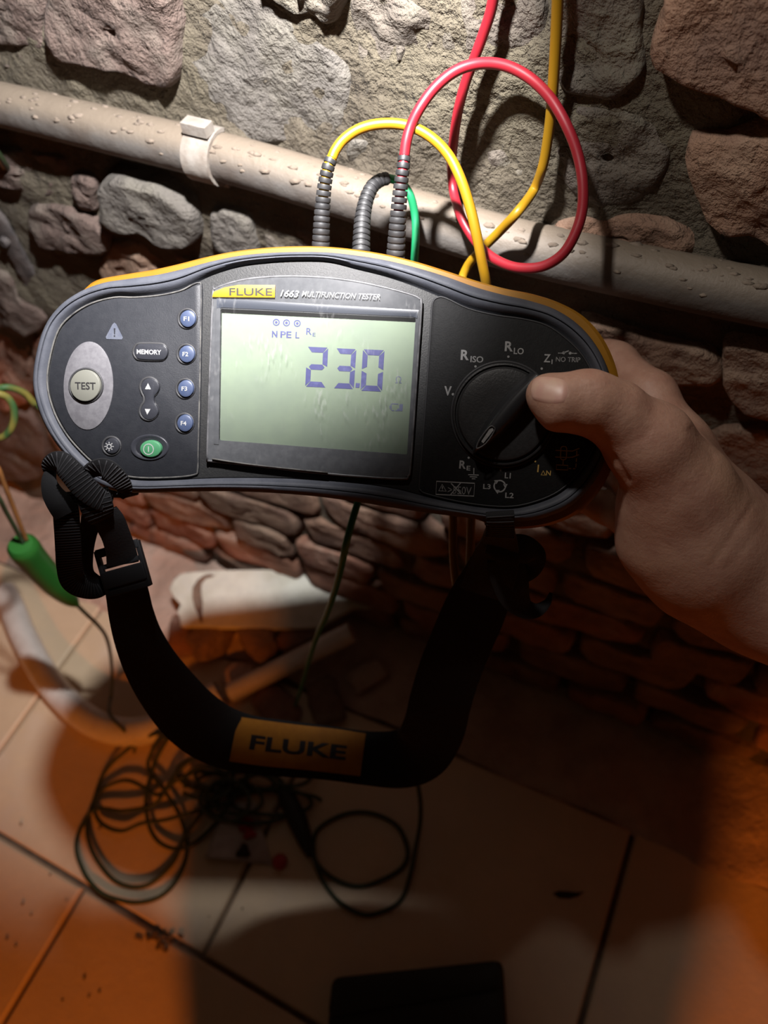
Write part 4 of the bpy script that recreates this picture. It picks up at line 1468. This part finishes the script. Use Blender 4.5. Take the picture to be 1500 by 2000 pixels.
def lump(name, c, r, mat, seed, label, sq=(1.5, 1, .75)):
    bm = bmesh.new()
    bmesh.ops.create_icosphere(bm, subdivisions=3, radius=1)
    co = np.array([v.co[:] for v in bm.verts])
    k = np.max(np.abs(co), 1)
    co = co / (k[:, None] ** .55)
    co = co * (1 + .16 * fbm(co * 1.3 + seed * 7, 3))[:, None] * np.array(sq) * r
    co[:, 2] -= co[:, 2].min()
    a = seed * 1.3
    co = np.stack([co[:, 0] * math.cos(a) - co[:, 1] * math.sin(a), co[:, 0] * math.sin(a) + co[:, 1] * math.cos(a), co[:, 2]], 1)
    F = [tuple(v.index for v in fc.verts) for fc in bm.faces]
    bm.free()
    o = mesh(name, co, F, None, mat, True, sharp=38)
    o.location = c
    return tag(o, label, 'rubble', 'broken masonry on the floor')


for i, (x, y, r, mk) in enumerate(rub):
    c = on_floor(x, y, 0.0)
    if c[1] > .20:
        c[2] = .004
    if i < 4:
        lump('brick_rubble', c, r * .62, MT[mk], i + 1, RUBLAB[i], (1.3, .8, 1.0))
    else:
        lump('brick_rubble', c, r * .9, MT[mk], i + 1, RUBLAB[i], (1.5, 1.0, .42))

# coils of thin dark green wire
W1 = [(578, 1375, .006), (520, 1420, .006), (455, 1440, .01), (380, 1432, .03), (330, 1428, .038), (270, 1447, .02), (204, 1512, .004), (174, 1584, .003), (150, 1632, .003), (156, 1690, .003), (196, 1740, .003), (258, 1764, .003), (318, 1746, .003), (358, 1694, .003),
      (364, 1640, .004), (350, 1590, .006), (320, 1540, .008), (290, 1500, .01), (300, 1460, .02), (330, 1430, .045), (345, 1420, .046), (310, 1470, .02), (288, 1540, .012), (290, 1600, .008), (310, 1640, .006), (350, 1655, .005), (390, 1640, .006), (430, 1600, .008), (448, 1560, .010), (440, 1520, .012), (400, 1505, .012),
      (350, 1520, .012), (310, 1550, .010), (282, 1537, .01), (246, 1525, .008), (206, 1537, .006), (184, 1566, .006), (196, 1605, .007), (240, 1622, .008), (290, 1606, .010), (372, 1588, .012), (444, 1568, .014), (480, 1530, .016), (460, 1490, .018), (410, 1475, .02), (365, 1490, .02), (330, 1530, .018),
      (300, 1570, .014), (240, 1582, .010), (186, 1578, .008), (168, 1606, .005), (186, 1674, .004), (234, 1726, .004), (290, 1727, .004), (336, 1686, .005), (362, 1630, .010), (400, 1580, .016), (440, 1545, .02), (490, 1520, .02), (530, 1512, .018), (560, 1540, .014), (580, 1590, .008), (600, 1640, .004),
      (630, 1694, .003), (690, 1728, .003), (740, 1722, .003), (784, 1694, .003), (798, 1660, .003), (778, 1616, .003), (735, 1590, .003), (690, 1586, .003), (645, 1600, .003), (616, 1630, .003), (618, 1680, .005), (640, 1730, .003), (680, 1775, .003), (725, 1788, .003), (775, 1762, .003),
      (802, 1708, .004), (815, 1650, .006), (822, 1600, .02), (820, 1550, .06), (812, 1500, .10)]
P = floor_path(W1, 7)
wob = np.stack([fbm(P * 22 + 3, 2), fbm(P * 22 + 31, 2), np.abs(fbm(P * 22 + 77, 2))], 1) * .0022
P = P + wob
P[:, 2] = np.maximum(P[:, 2], .0027)
wc = empty('wire_coil', tuple(P[40] * [1, 1, 0]))
tag(wc, 'long thin dark green wire lying in tangled coils on the tiles', 'wire')
O_ = np.array(wc.location)
v, f = tube(P, .0024, 8)
mesh('coiled_wire', rel(v, O_), f, wc, MT['wire_dark'], True)
# the knot of smaller turns in the middle of the tangle
for k in range(9):
    cx_, cy_ = random.uniform(400, 600), random.uniform(1470, 1580)
    rx_, ry_ = random.uniform(35, 75), random.uniform(22, 48)
    a0 = random.uniform(0, 6)
    pts = [(cx_ + rx_ * math.cos(a0 + t) * (1 + .05 * t), cy_ + ry_ * math.sin(a0 + t) * (1 - .03 * t), .006 + .0025 * k + .004 * math.sin(t * 1.7)) for t in np.linspace(0, random.uniform(5, 9), 22)]
    v, f = tube(floor_path(pts, 4), .0023, 7)
    mesh('coiled_wire', rel(v, O_), f, wc, MT['wire_dark'], True)

# green plug with its wires in the lower left
GP = [at(40, 1062, .60), at(62, 1090, .62), at(92, 1124, .645), at(122, 1155, .67), at(140, 1172, .685), at(150, 1181, .69)]
gp = empty('green_plug', tuple(GP[3]))
tag(gp, 'bright green tapered plug on thin wires beside the strap', 'plug')
O_ = np.array(gp.location)
P = catmull(GP, 6)
n_ = len(P)
R_ = np.interp(np.linspace(0, 1, n_), [0, .03, .10, .5, .72, .9, 1], [.0095, .0122, .0126, .0112, .0078, .0048, .0030])
v, f = tube(P, R_, 18)
mesh('plug_sleeve', rel(v, O_), f, gp, MT['green_plug'], True, sharp=45)
tail = catmull([at(145, 1176, .688), at(165, 1196, .71), at(192, 1222, .74), at(208, 1246, .78), at(216, 1280, .84), at(219, 1320, .90), at(217, 1356, .945), on_floor(214, 1392, .036), on_floor(236, 1420, .040), on_floor(262, 1448, .014), on_floor(262, 1470, .004)], 8)
v, f = tube(tail, .0019, 8)
mesh('tail_wire', rel(v, O_), f, gp, MT['wire_dark'], True)
v, f = tube(catmull([at(46, 1062, .602), at(30, 1032, .58), at(12, 1000, .56), at(-5, 968, .54), at(-40, 925, .53), at(-120, 880, .56), on_wall(-220, 850, .045), on_wall(-330, 800, .042), on_wall(-420, 700, .040)], 6), .0018, 8)
mesh('green_wire', rel(v, O_), f, gp, MT['wire_dark'], True)
v, f = tube(catmull([at(52, 1056, .602), at(40, 1026, .585), at(24, 985, .565), at(8, 945, .545), at(-10, 905, .53), at(-60, 860, .53), at(-140, 830, .57), on_wall(-230, 790, .045), on_wall(-330, 720, .042), on_wall(-400, 640, .040)], 6), .0018, 8)
mesh('brown_wire', rel(v, O_), f, gp, MT['wire_brown'], True)

# striped earth wire on the wall at the left edge
ew = catmull([on_wall(-60, 200, .030), on_wall(-25, 270, .028), on_wall(0, 308, .022), on_wall(12, 328, .014), on_wall(20, 343, .002)], 8)
e1 = empty('earth_wire', tuple(ew[-1]))
tag(e1, 'short yellow and green striped wire coming out of the stones', 'wire')
O_ = np.array(e1.location)
for dx, key in ((-.0016, 'yellow_cable'), (.0016, 'wire_dark')):
    v, f = tube(ew + np.array([dx, 0, -dx * .3]), .0019, 8)
    mesh('wire_core', rel(v, O_), f, e1, MT[key], True)
ep = catmull([on_wall(160, 830, .012), at(110, 812, .56), at(70, 790, .54), at(48, 768, .53), at(20, 757, .52), at(0, 758, .515), at(-15, 764, .51), at(-5, 768, .51), at(14, 776, .515), at(26, 795, .52), at(27, 822, .525), at(16, 845, .53), at(-6, 856, .535), at(-60, 850, .55), on_wall(-150, 800, .022), on_wall(-260, 730, .016), on_wall(-330, 660, .012)], 8)
e2 = empty('earth_wire', tuple(ep[len(ep) // 2]))
tag(e2, 'yellow-green wire hooked in a small loop behind the tester', 'wire')
O_ = np.array(e2.location)
v, f = tube(ep, .0026, 8)
mesh('wire_core', rel(v, O_), f, e2, MT['earth'], True)

# black iron strap on the stones at the left
IP = [on_wall(-30, 400, .014), on_wall(6, 448, .013), on_wall(34, 500, .012), on_wall(60, 540, .010), on_wall(82, 566, .004)]
ir = empty('iron_bracket', tuple(IP[2]))
tag(ir, 'blackened flat iron strip fixed on the rough stones', 'bracket')
O_ = np.array(ir.location)
P = catmull(IP, 6)
v, f = ribbon(P, [np.array([.8, 0, .6])] * len(P), .0095, .006, 6)
v = [tuple(np.array(q) + .0007 * fbm(np.array([q]) * 160, 3)[0]) for q in v]
mesh('strip', rel(v, O_), f, ir, MT['black_iron'], True, sharp=40)
v, f = tube([P[8] + np.array([0, -.001, 0]), P[8] + np.array([0, -.007, 0])], [.0045, .004], 10)
mesh('nail_head', rel(v, O_), f, ir, MT['black_iron'], True, sharp=40)

# stained paper packet and red bit
pk = [on_floor(x, y, .002) for x, y in [(432, 1572), (500, 1568), (524, 1600), (532, 1690), (470, 1684), (406, 1676)]]
c = np.mean(pk, 0)
V, F = [], []
g = 12
q0, q1, q2, q3 = [np.array(on_floor(x, y, 0)) for x, y in ((436, 1570), (502, 1570), (532, 1690), (404, 1678))]
for zz in (0, 1):
    for j in range(g):
        for i in range(g):
            a, b = i / (g - 1), j / (g - 1)
            p = (q0 * (1 - a) + q1 * a) * (1 - b) + (q3 * (1 - a) + q2 * a) * b
            h = .006 + .0035 * float(fbm(np.array([p * 34]), 2)[0]) - zz * .0016
            V.append((p[0], p[1], max(h, .0012)))
for zz in (0, 1):
    for j in range(g - 1):
        for i in range(g - 1):
            F.append(tuple(zz * g * g + k for k in (j * g + i, j * g + i + 1, (j + 1) * g + i + 1, (j + 1) * g + i)))
rim = [i for i in range(g)] + [j * g + g - 1 for j in range(1, g)] + [(g - 1) * g + i for i in range(g - 2, -1, -1)] + [j * g for j in range(g - 2, 0, -1)]
for i in range(len(rim)):
    a, b = rim[i], rim[(i + 1) % len(rim)]
    F.append((a, b, b + g * g, a + g * g))
pp = mesh('paper_packet', np.array(V) - c * [1, 1, 0], F, None, MT['paper'], True)
pp.location = c * [1, 1, 0]
tag(pp, 'crumpled stained white paper packet under the wire tangle', 'packet')
for k, (x, y, r) in enumerate(((478, 1606, 12), (486, 1626, 9), (474, 1662, 10))):
    V = []
    base = np.array(on_floor(x, y, .0102))
    for j in range(2):
        for i in range(12):
            a = 2 * PI * i / 12
            rr2 = (1 + .3 * math.sin(3 * a + k)) * r / FPX
            V.append(base + np.array([rr2 * math.cos(a), rr2 * math.sin(a), -.006 * (1 - j)]) - c * [1, 1, 0])
    F = [tuple(range(12, 24))] + [(i, (i + 1) % 12, 12 + (i + 1) % 12, 12 + i) for i in range(12)]
    mesh('stain', V, F, pp, MT['red_bit'] if k < 2 else MT['debris'], True)
rb = on_floor(548, 1684, 0)
v, f = tube([np.array([0, 0, 0.0005]), np.array([0, 0, .004]), np.array([0.001, 0, .009]), np.array([0.001, 0, .0095])], [.008, .0085, .0065, .004], 12)
o = mesh('plastic_stopper', v, f, None, MT['red_bit'], True, sharp=40)
o.location = rb
tag(o, 'small red plastic stopper beside the paper packet', 'stopper')
# dark clip in the tangle
V, F = [], []
ck = [on_floor(548, 1535, .010), on_floor(572, 1580, .009), on_floor(590, 1625, .008), on_floor(606, 1672, .007)]
v, f = tube(catmull(ck, 5), np.interp(np.linspace(0, 1, 16), [0, .2, .5, .8, 1], [.006, .010, .011, .008, .004]), 12)
o_c = np.array(ck[1]) * [1, 1, 0]
o = mesh('dark_clip', [(q[0] - o_c[0], q[1] - o_c[1], max(.001, q[2])) for q in v], f, None, MT['pouch'], True)
o.location = o_c
tag(o, 'dark elongated clip lying at the end of the wire tangle', 'clip')

# black pouch at the bottom
q0, q1, q2, q3 = on_floor(655, 1912, 0), on_floor(982, 1878, 0), on_floor(995, 2080, 0), on_floor(640, 2110, 0)
po = empty('black_pouch', tuple((q0 + q1 + q2 + q3) / 4))
tag(po, 'flat black pouch with a flap seam lying on the floor', 'pouch')
O_ = np.array(po.location)


def quad_solid(Q, z0, z1, bev=.003, nm='body', mat=MT['pouch'], par=po, O_=O_):
    V, F = [], []
    Q = [np.array(q) for q in Q]
    cc = np.mean(Q, 0)
    pts = []
    for i in range(4):
        a, b_, d_ = Q[i - 1], Q[i], Q[(i + 1) % 4]
        for t in np.linspace(0, 1, 5):
            p0, p2 = b_ + nv(a - b_) * .008, b_ + nv(d_ - b_) * .008
            pts.append((1 - t) ** 2 * p0 + 2 * t * (1 - t) * b_ + t * t * p2)
    pts = np.array(pts)
    R_ = []
    for k, zz in ((.985, z0), (1, z0 + bev), (1, z1 - bev), (.985, z1 - bev * .3), (.955, z1)):
        r = cc + (pts - cc) * k
        r[:, 2] = zz
        R_.append(r - O_)
    v, f = rings(R_, True, True)
    return mesh(nm, v, f, par, mat, True, sharp=50)


quad_solid([q0, q1, q2, q3], .001, .020)
qa, qb = q0 * .60 + q3 * .40, q1 * .72 + q2 * .28
quad_solid([q0 + (q1 - q0) * .01, q1 - (q1 - q0) * .01, qb, qa], .0195, .0235, .0015, 'flap')
# a curled scrap on the tiles
V = [on_floor(x, y, z) for x, y, z in [(1080, 1745, .001), (1092, 1740, .006), (1110, 1741, .007), (1128, 1743, .005), (1142, 1741, .003), (1130, 1750, .003), (1112, 1755, .001), (1092, 1754, .001)]]
c = np.array(V[2]) * [1, 1, 0]
o = mesh('dry_leaf', [tuple(np.array(q) - c) for q in V] + [tuple(np.array(q) - c + np.array([0, 0, -.0008])) for q in V],
         [tuple(range(8)), tuple(range(15, 7, -1))] + [(i, (i + 1) % 8, 8 + (i + 1) % 8, 8 + i) for i in range(8)], None, MT['debris'], False)
o.location = c
tag(o, 'curled dark leaf scrap alone on the shaded tiles', 'leaf')

# ================================================================== THE PHOTOGRAPHER
def sd_cone(P, a, b, ra, rb):
    a, b = np.asarray(a, np.float32), np.asarray(b, np.float32)
    ab = b - a
    t = np.clip(((P - a) @ ab) / float(ab @ ab), 0, 1)
    t = t * t * (3 - 2 * t) * .35 + t * .65
    d = P - a - t[..., None] * ab
    return np.sqrt((d * d).sum(-1)) - (ra + (rb - ra) * t)


def smin(a, b, k):
    h = np.maximum(k - np.abs(a - b), 0) / k
    return np.minimum(a, b) - h * h * k * .25


def chain(P, pts, k):
    d = None
    for (a, ra), (b, rb) in zip(pts[:-1], pts[1:]):
        q = sd_cone(P, a, b, ra, rb)
        d = q if d is None else smin(d, q, k)
    return d


def grid(lo, hi, h):
    ax = [np.arange(lo[i], hi[i] + h, h, dtype=np.float32) for i in range(3)]
    return np.stack(np.meshgrid(*ax, indexing='ij'), -1)


def surface_nets(val, lo, h):
    s = val < 0
    nx, ny, nz = val.shape
    acc = np.zeros((nx - 1, ny - 1, nz - 1, 3))
    cnt = np.zeros((nx - 1, ny - 1, nz - 1))
    for axis in range(3):
        o1, o2 = [a for a in range(3) if a != axis]
        sa = [slice(None)] * 3
        sb = [slice(None)] * 3
        sa[axis], sb[axis] = slice(0, -1), slice(1, None)
        va, vb = val[tuple(sa)], val[tuple(sb)]
        cr = (va < 0) != (vb < 0)
        t = np.where(cr, va / np.where(cr, va - vb, 1), 0)
        for i in (0, 1):
            for j in (0, 1):
                sl = [slice(None)] * 3
                sl[o1] = slice(i, i + val.shape[o1] - 1)
                sl[o2] = slice(j, j + val.shape[o2] - 1)
                c = cr[tuple(sl)]
                cnt += c
                acc[..., axis] += np.where(c, t[tuple(sl)], 0)
                acc[..., o1] += c * i
                acc[..., o2] += c * j
    act = cnt > 0
    idx = -np.ones(act.shape, int)
    idx[act] = np.arange(act.sum())
    base = np.stack(np.nonzero(act), -1)
    V = (base + acc[act] / cnt[act][:, None]) * h + np.asarray(lo)
    F = []
    for axis in range(3):
        o1, o2 = (axis + 1) % 3, (axis + 2) % 3
        sa = [slice(None)] * 3
        sb = [slice(None)] * 3
        sa[axis], sb[axis] = slice(0, -1), slice(1, None)
        cr = s[tuple(sa)] != s[tuple(sb)]
        inside_first = s[tuple(sa)]
        q = np.stack(np.nonzero(cr), -1)
        ok = (q[:, o1] > 0) & (q[:, o2] > 0) & (q[:, o1] < val.shape[o1] - 1) & (q[:, o2] < val.shape[o2] - 1)
        q = q[ok]
        fl = inside_first[tuple(q.T)]
        e1, e2 = np.zeros(3, int), np.zeros(3, int)
        e1[o1], e2[o2] = 1, 1
        a = idx[tuple((q - e1 - e2).T)]
        b = idx[tuple((q - e2).T)]
        c = idx[tuple(q.T)]
        d = idx[tuple((q - e1).T)]
        quad = np.stack([a, b, c, d], 1)
        quad[~fl] = quad[~fl][:, ::-1]
        F.append(quad)
    return V, np.concatenate(F)


def A(x, y, d, r):
    return (at(x, y, d), r)


WRIST = at(1490, 1135, .338)
ELBOW = np.array([.335, .09, .55])
FOREARM = [(WRIST, .0275), (WRIST * .5 + ELBOW * .5, .036)]
hand = {
    'thumb': [A(1066, 770, .2945, .0078), A(1096, 785, .2940, .0112), A(1150, 790, .2950, .0118), A(1200, 808, .2985, .0130), A(1268, 868, .305, .0175), A(1330, 960, .316, .0215), A(1390, 1060, .326, .026)],
    'index': [A(1120, 672, .398, .0082), A(1200, 714, .381, .0112), A(1272, 774, .357, .0112), A(1318, 880, .346, .0165), A(1398, 1000, .342, .0185), A(1480, 1108, .340, .0265)],
    'palm': [A(1290, 990, .326, .0165), A(1308, 1046, .331, .0205), A(1374, 1100, .335, .0245), A(1476, 1150, .338, .027)],
    'middle': [A(1090, 800, .402, .0080), A(1200, 830, .396, .0092), A(1255, 868, .376, .0105), A(1335, 940, .362, .0165), A(1440, 1080, .350, .022)],
    'ring': [A(1085, 890, .404, .0078), A(1195, 915, .397, .0090), A(1245, 945, .380, .0102), A(1325, 1000, .366, .0160), A(1440, 1110, .350, .022)],
    'little': [A(1120, 968, .398, .0068), A(1185, 992, .392, .0078), A(1228, 1012, .381, .0090), A(1310, 1050, .366, .0150), A(1440, 1140, .350, .022)],
}
allp = np.array([p for c in hand.values() for p, r in c] + [at(1640, 1240, .315)])
lo, hi = allp.min(0) - .03, allp.max(0) + .03
H_ = .00125
Pg = grid(lo, hi, H_)
d = chain(Pg, hand['palm'], .014)
d = smin(d, chain(Pg, hand['thumb'], .0035), .012)
d = smin(d, chain(Pg, hand['index'], .006), .016)
dm = chain(Pg, hand['middle'], .006)
dr = chain(Pg, hand['ring'], .006)
dl = chain(Pg, hand['little'], .006)
d = smin(d, np.minimum(np.minimum(dm, dr), dl), .008)
d = smin(d, chain(Pg, FOREARM, .02), .016)
# knuckle of the thumb, a little tendon ridge on the back of the hand
d = smin(d, sd_cone(Pg, at(1150, 770, .292), at(1166, 776, .293), .0085, .0085), .006)
d = smin(d, sd_cone(Pg, at(1330, 880, .327), at(1440, 1030, .326), .006, .006), .014)
hv, hf = surface_nets(d.astype(np.float64), lo, H_)
# skin folds, drawn in photo pixels as 3-D grooves on the side that faces the camera
cv = (hv - CAM) @ ROT
pxy = np.stack([CX + FPX * cv[:, 0] / cv[:, 2], CY + FPX * cv[:, 1] / cv[:, 2]], 1)
tmp = bpy.data.meshes.new('tmp')
tmp.from_pydata([tuple(q) for q in hv], [], [tuple(int(i) for i in q) for q in hf])
tmp.update()
nrm = np.array([v.normal[:] for v in tmp.vertices])
bpy.data.meshes.remove(tmp)
front = np.einsum('ij,ij->i', nrm, hv - CAM) < 0
FOLDS = [([(1146, 760), (1150, 775), (1150, 790)], 2.4, .0003), ([(1158, 752), (1163, 772), (1163, 788)], 2.4, .0004), ([(1137, 765), (1140, 785)], 2.2, .0003),
         ([(1387, 1105), (1420, 1060), (1447, 1020), (1470, 985)], 5, .00035), ([(1420, 1110), (1450, 1075), (1485, 1030)], 6, .0002), ([(1198, 892), (1212, 914), (1226, 938)], 4, .0010),
         ([(1250, 860), (1262, 850), (1270, 838)], 3, .0003), ([(1350, 840), (1375, 868), (1395, 890)], 6, .0005)]
for line, wpx, dep in FOLDS:
    ln_ = catmull([(x, y, 0) for x, y in line], 6)[:, :2]
    dist = np.min(np.linalg.norm(pxy[:, None, :] - ln_[None], axis=2), axis=1)
    hv = hv - nrm * (np.where(front, dep * np.exp(-(dist / (wpx + 2)) ** 2), 0))[:, None]
# the rest of the body, joined to the wrist: arm, chest, neck, head and the other hand
HEAD = np.array([.03, -.05, 1.07])
h2 = .0065
XC = float(hi[0]) - .006                       # the fine mesh of the hand ends here, inside the sleeve's reach
lo2, hi2 = np.array([-.30, -.60, .38]), np.array([.46, .28, 1.24])
Pg = grid(lo2, hi2, h2)


def put(q, bb, fn, k):
    """blend one feature into q, working only inside its own block of the grid"""
    i0 = np.maximum(((np.asarray(bb[0]) - lo2) / h2).astype(int), 0)
    i1 = np.minimum(((np.asarray(bb[1]) - lo2) / h2).astype(int) + 1, q.shape)
    sl = tuple(slice(a, b) for a, b in zip(i0, i1))
    q[sl] = smin(q[sl], fn(Pg[sl]), k) if k > 0 else np.maximum(q[sl], fn(Pg[sl]))


q = chain(Pg, [(WRIST, .0275), (WRIST * .5 + ELBOW * .5, .036), (ELBOW, .040), (np.array([.27, -.13, .84]), .050)], .02)
q = smin(q, chain(Pg, [(np.array([.135, -.42, .62]), .11), (np.array([.085, -.24, .80]), .12)], .05), .04)
q = smin(q, sd_cone(Pg, np.array([-.10, -.14, .85]), np.array([.26, -.13, .85]), .055, .055), .05)
q = smin(q, chain(Pg, [(np.array([-.11, -.14, .84]), .050), (np.array([-.20, -.32, .62]), .040), (np.array([-.07, -.38, .53]), .027), (np.array([-.02, -.40, .50]), .026), (np.array([.03, -.40, .47]), .024)], .02), .03)
fing = [[(np.array([.035, -.43 + .02 * i, .468]), .009), (np.array([.075 + .006 * (i in (1, 2)), -.43 + .02 * i, .462]), .0085), (np.array([.10 + .008 * (i in (1, 2)), -.43 + .02 * i, .44]), .0075)] for i in range(4)]
fing.append([(np.array([.0, -.375, .48]), .011), (np.array([.03, -.352, .475]), .010), (np.array([.055, -.35, .46]), .0085)])
for c_ in fing:
    put(q, ([-.03, -.47, .40], [.14, -.32, .52]), lambda P, c_=c_: chain(P, c_, .003), .005)
HB = (HEAD - [.15, .19, .27], HEAD + [.15, .17, .16])
put(q, HB, lambda P: sd_cone(P, HEAD + [0, -.03, .02], HEAD + [0, .02, .0], .088, .080), .03)
put(q, HB, lambda P: sd_cone(P, HEAD + [0, .03, -.02], HEAD + [0, .05, -.085], .062, .036), .04)                 # jaw
put(q, HB, lambda P: sd_cone(P, HEAD + [0, -.02, -.04], np.array([.05, -.13, .88]), .058, .065), .03)            # neck
put(q, HB, lambda P: sd_cone(P, HEAD + [0, .098, .005], HEAD + [0, .118, -.035], .008, .014), .015)              # nose
put(q, HB, lambda P: sd_cone(P, HEAD + [-.022, .094, -.068], HEAD + [.022, .094, -.068], .010, .010), .012)      # lips
for sx in (-1, 1):
    put(q, HB, lambda P: sd_cone(P, HEAD + [sx * .084, -.005, .012], HEAD + [sx * .082, .0, -.03], .016, .011), .008)    # ears
    put(q, HB, lambda P: -sd_cone(P, HEAD + [sx * .028, .112, .008], HEAD + [sx * .036, .110, .008], .014, .014), 0)     # eye sockets
    put(q, HB, lambda P: sd_cone(P, HEAD + [sx * .031, .086, .006], HEAD + [sx * .033, .086, .006], .0135, .0135), .004)
v2, f2 = surface_nets(q.astype(np.float64), lo2, h2)


def drop(V, F, bad):
    F = F[~bad[F].any(1)]
    use = np.unique(F)
    remap = -np.ones(len(V), int)
    remap[use] = np.arange(len(use))
    return V[use], remap[F]


hv0, hf0 = hv, hf
hv1, hf1 = drop(hv, hf, hv[:, 0] > XC)
v2, f2 = drop(v2, f2, (v2[:, 0] < XC + .008) & (v2[:, 1] > .05) & (v2[:, 2] < .75))
person = empty('person', (.11, -.5, 0))
tag(person, 'person reaching in from the edge, bare hand gripping the tester with thumb on the dial', 'person')
PO_ = np.array([.11, -.5, 0])
V, F = merge([(hv1 - PO_, hf1), (v2 - PO_, f2)])
body = mesh('bare_body', V, F, person, MT['skin'], True)
bm = bmesh.new()
bm.from_mesh(body.data)
rimE = [e for e in bm.edges if e.is_boundary]
try:
    bmesh.ops.bridge_loops(bm, edges=rimE)
except Exception as ex:
    print('bridge', ex)
bmesh.ops.recalc_face_normals(bm, faces=bm.faces)
bm.to_mesh(body.data)
bm.free()
body.data.polygons.foreach_set('use_smooth', [True] * len(body.data.polygons))

# thumbnail: a thin curved plate that follows the thumb
bvh = BVHTree.FromPolygons([Vector(q) for q in hv], [tuple(int(i) for i in q) for q in hf])
NA, NB = 15, 11
c0 = np.array([1073.0, 762.0])
axn = nv([1.0, .10])
prp = np.array([-axn[1], axn[0]])
V, top = [], []
ok = True
for j in range(NB):
    for i in range(NA):
        a, b = -1 + 2 * i / (NA - 1), -1 + 2 * j / (NB - 1)
        # rounded-square patch
        aa = a * math.sqrt(1 - .32 * b * b)
        bb = b * math.sqrt(1 - .32 * a * a)
        p = c0 + axn * (37 * aa) + prp * (27 * bb)
        dr_ = ray(*p)
        hit, nn, _, _ = bvh.ray_cast(Vector(CAM), Vector(dr_ / np.linalg.norm(dr_)))
        if hit is None:
            hit, nn, _, _ = bvh.find_nearest(Vector(CAM + dr_ * .291))
        e = max(abs(a), abs(b))
        hgt = .00055 - (.00065 if e > .99 else (.00012 if e > .8 else 0))
        top.append(np.array(hit) + np.array(nn) * hgt - PO_)
F = [(j * NA + i, j * NA + i + 1, (j + 1) * NA + i + 1, (j + 1) * NA + i) for j in range(NB - 1) for i in range(NA - 1)]
nl = mesh('thumbnail', top, F, person, MT['nail'], True)

# clothes
Jlo, Jhi = np.array([-.36, -.78, .28]), np.array([.50, .30, 1.0])
Pg = grid(Jlo, Jhi, .013)
CUFF = WRIST * .70 + ELBOW * .30
q = chain(Pg, [(np.array([.165, -.52, .46]), .135), (np.array([.135, -.42, .62]), .15), (np.array([.085, -.24, .80]), .155)], .06)
q = smin(q, sd_cone(Pg, np.array([-.10, -.14, .85]), np.array([.26, -.13, .85]), .075, .075), .06)
q = smin(q, chain(Pg, [(np.array([.27, -.13, .84]), .075), (ELBOW, .056), (CUFF, .046)], .03), .04)
q = smin(q, chain(Pg, [(np.array([-.11, -.14, .84]), .075), (np.array([-.20, -.32, .62]), .056), (np.array([-.065, -.385, .53]), .043)], .03), .04)
q = smin(q, sd_cone(Pg, np.array([.05, -.13, .89]), np.array([.05, -.14, .86]), .075, .09), .03)
q = q + .006 * fbm(Pg.reshape(-1, 3) * 9, 2).reshape(q.shape)
v, f = surface_nets(q.astype(np.float64), Jlo, .013)
mesh('jacket', v - PO_, f, person, MT['jacket'], True)
Tlo, Thi = np.array([-.15, -1.0, -.02]), np.array([.38, -.22, .62])
Pg = grid(Tlo, Thi, .013)
q = sd_cone(Pg, np.array([.15, -.53, .46]), np.array([.185, -.53, .46]), .12, .12)
for x in (-.005, .19):
    q = smin(q, chain(Pg, [(np.array([.9 * x + .018, -.50, .35]), .080), (np.array([x, -.40, .09]), .080), (np.array([x, -.84, .06]), .058)], .03), .03)
q = q + .004 * fbm(Pg.reshape(-1, 3) * 11, 2).reshape(q.shape)
v, f = surface_nets(q.astype(np.float64), Tlo, .013)
mesh('trousers', v - PO_, f, person, MT['trousers'], True)
for x in (-.005, .19):
    Blo, Bhi = np.array([x - .07, -1.10, -.01]), np.array([x + .07, -.78, .14])
    Pg = grid(Blo, Bhi, .009)
    q = chain(Pg, [(np.array([x, -.84, .06]), .050), (np.array([x, -.94, .06]), .048), (np.array([x, -.99, .05]), .040), (np.array([x, -1.0, .045]), .036)], .03)
    v, f = surface_nets(q.astype(np.float64), Blo, .009)
    mesh('boot', v - PO_, f, person, MT['leather'], True)
Pg = grid(HEAD - .14, HEAD + .15, .009)
q = sd_cone(Pg, HEAD + [0, -.035, .028], HEAD + [0, .012, .018], .095, .086)
q = np.maximum(q, -sd_cone(Pg, HEAD + [0, .11, -.05], HEAD + [0, .10, -.15], .085, .11))
v, f = surface_nets(q.astype(np.float64), HEAD - .14, .009)
mesh('hair', v - PO_, f, person, MT['hair'], True)
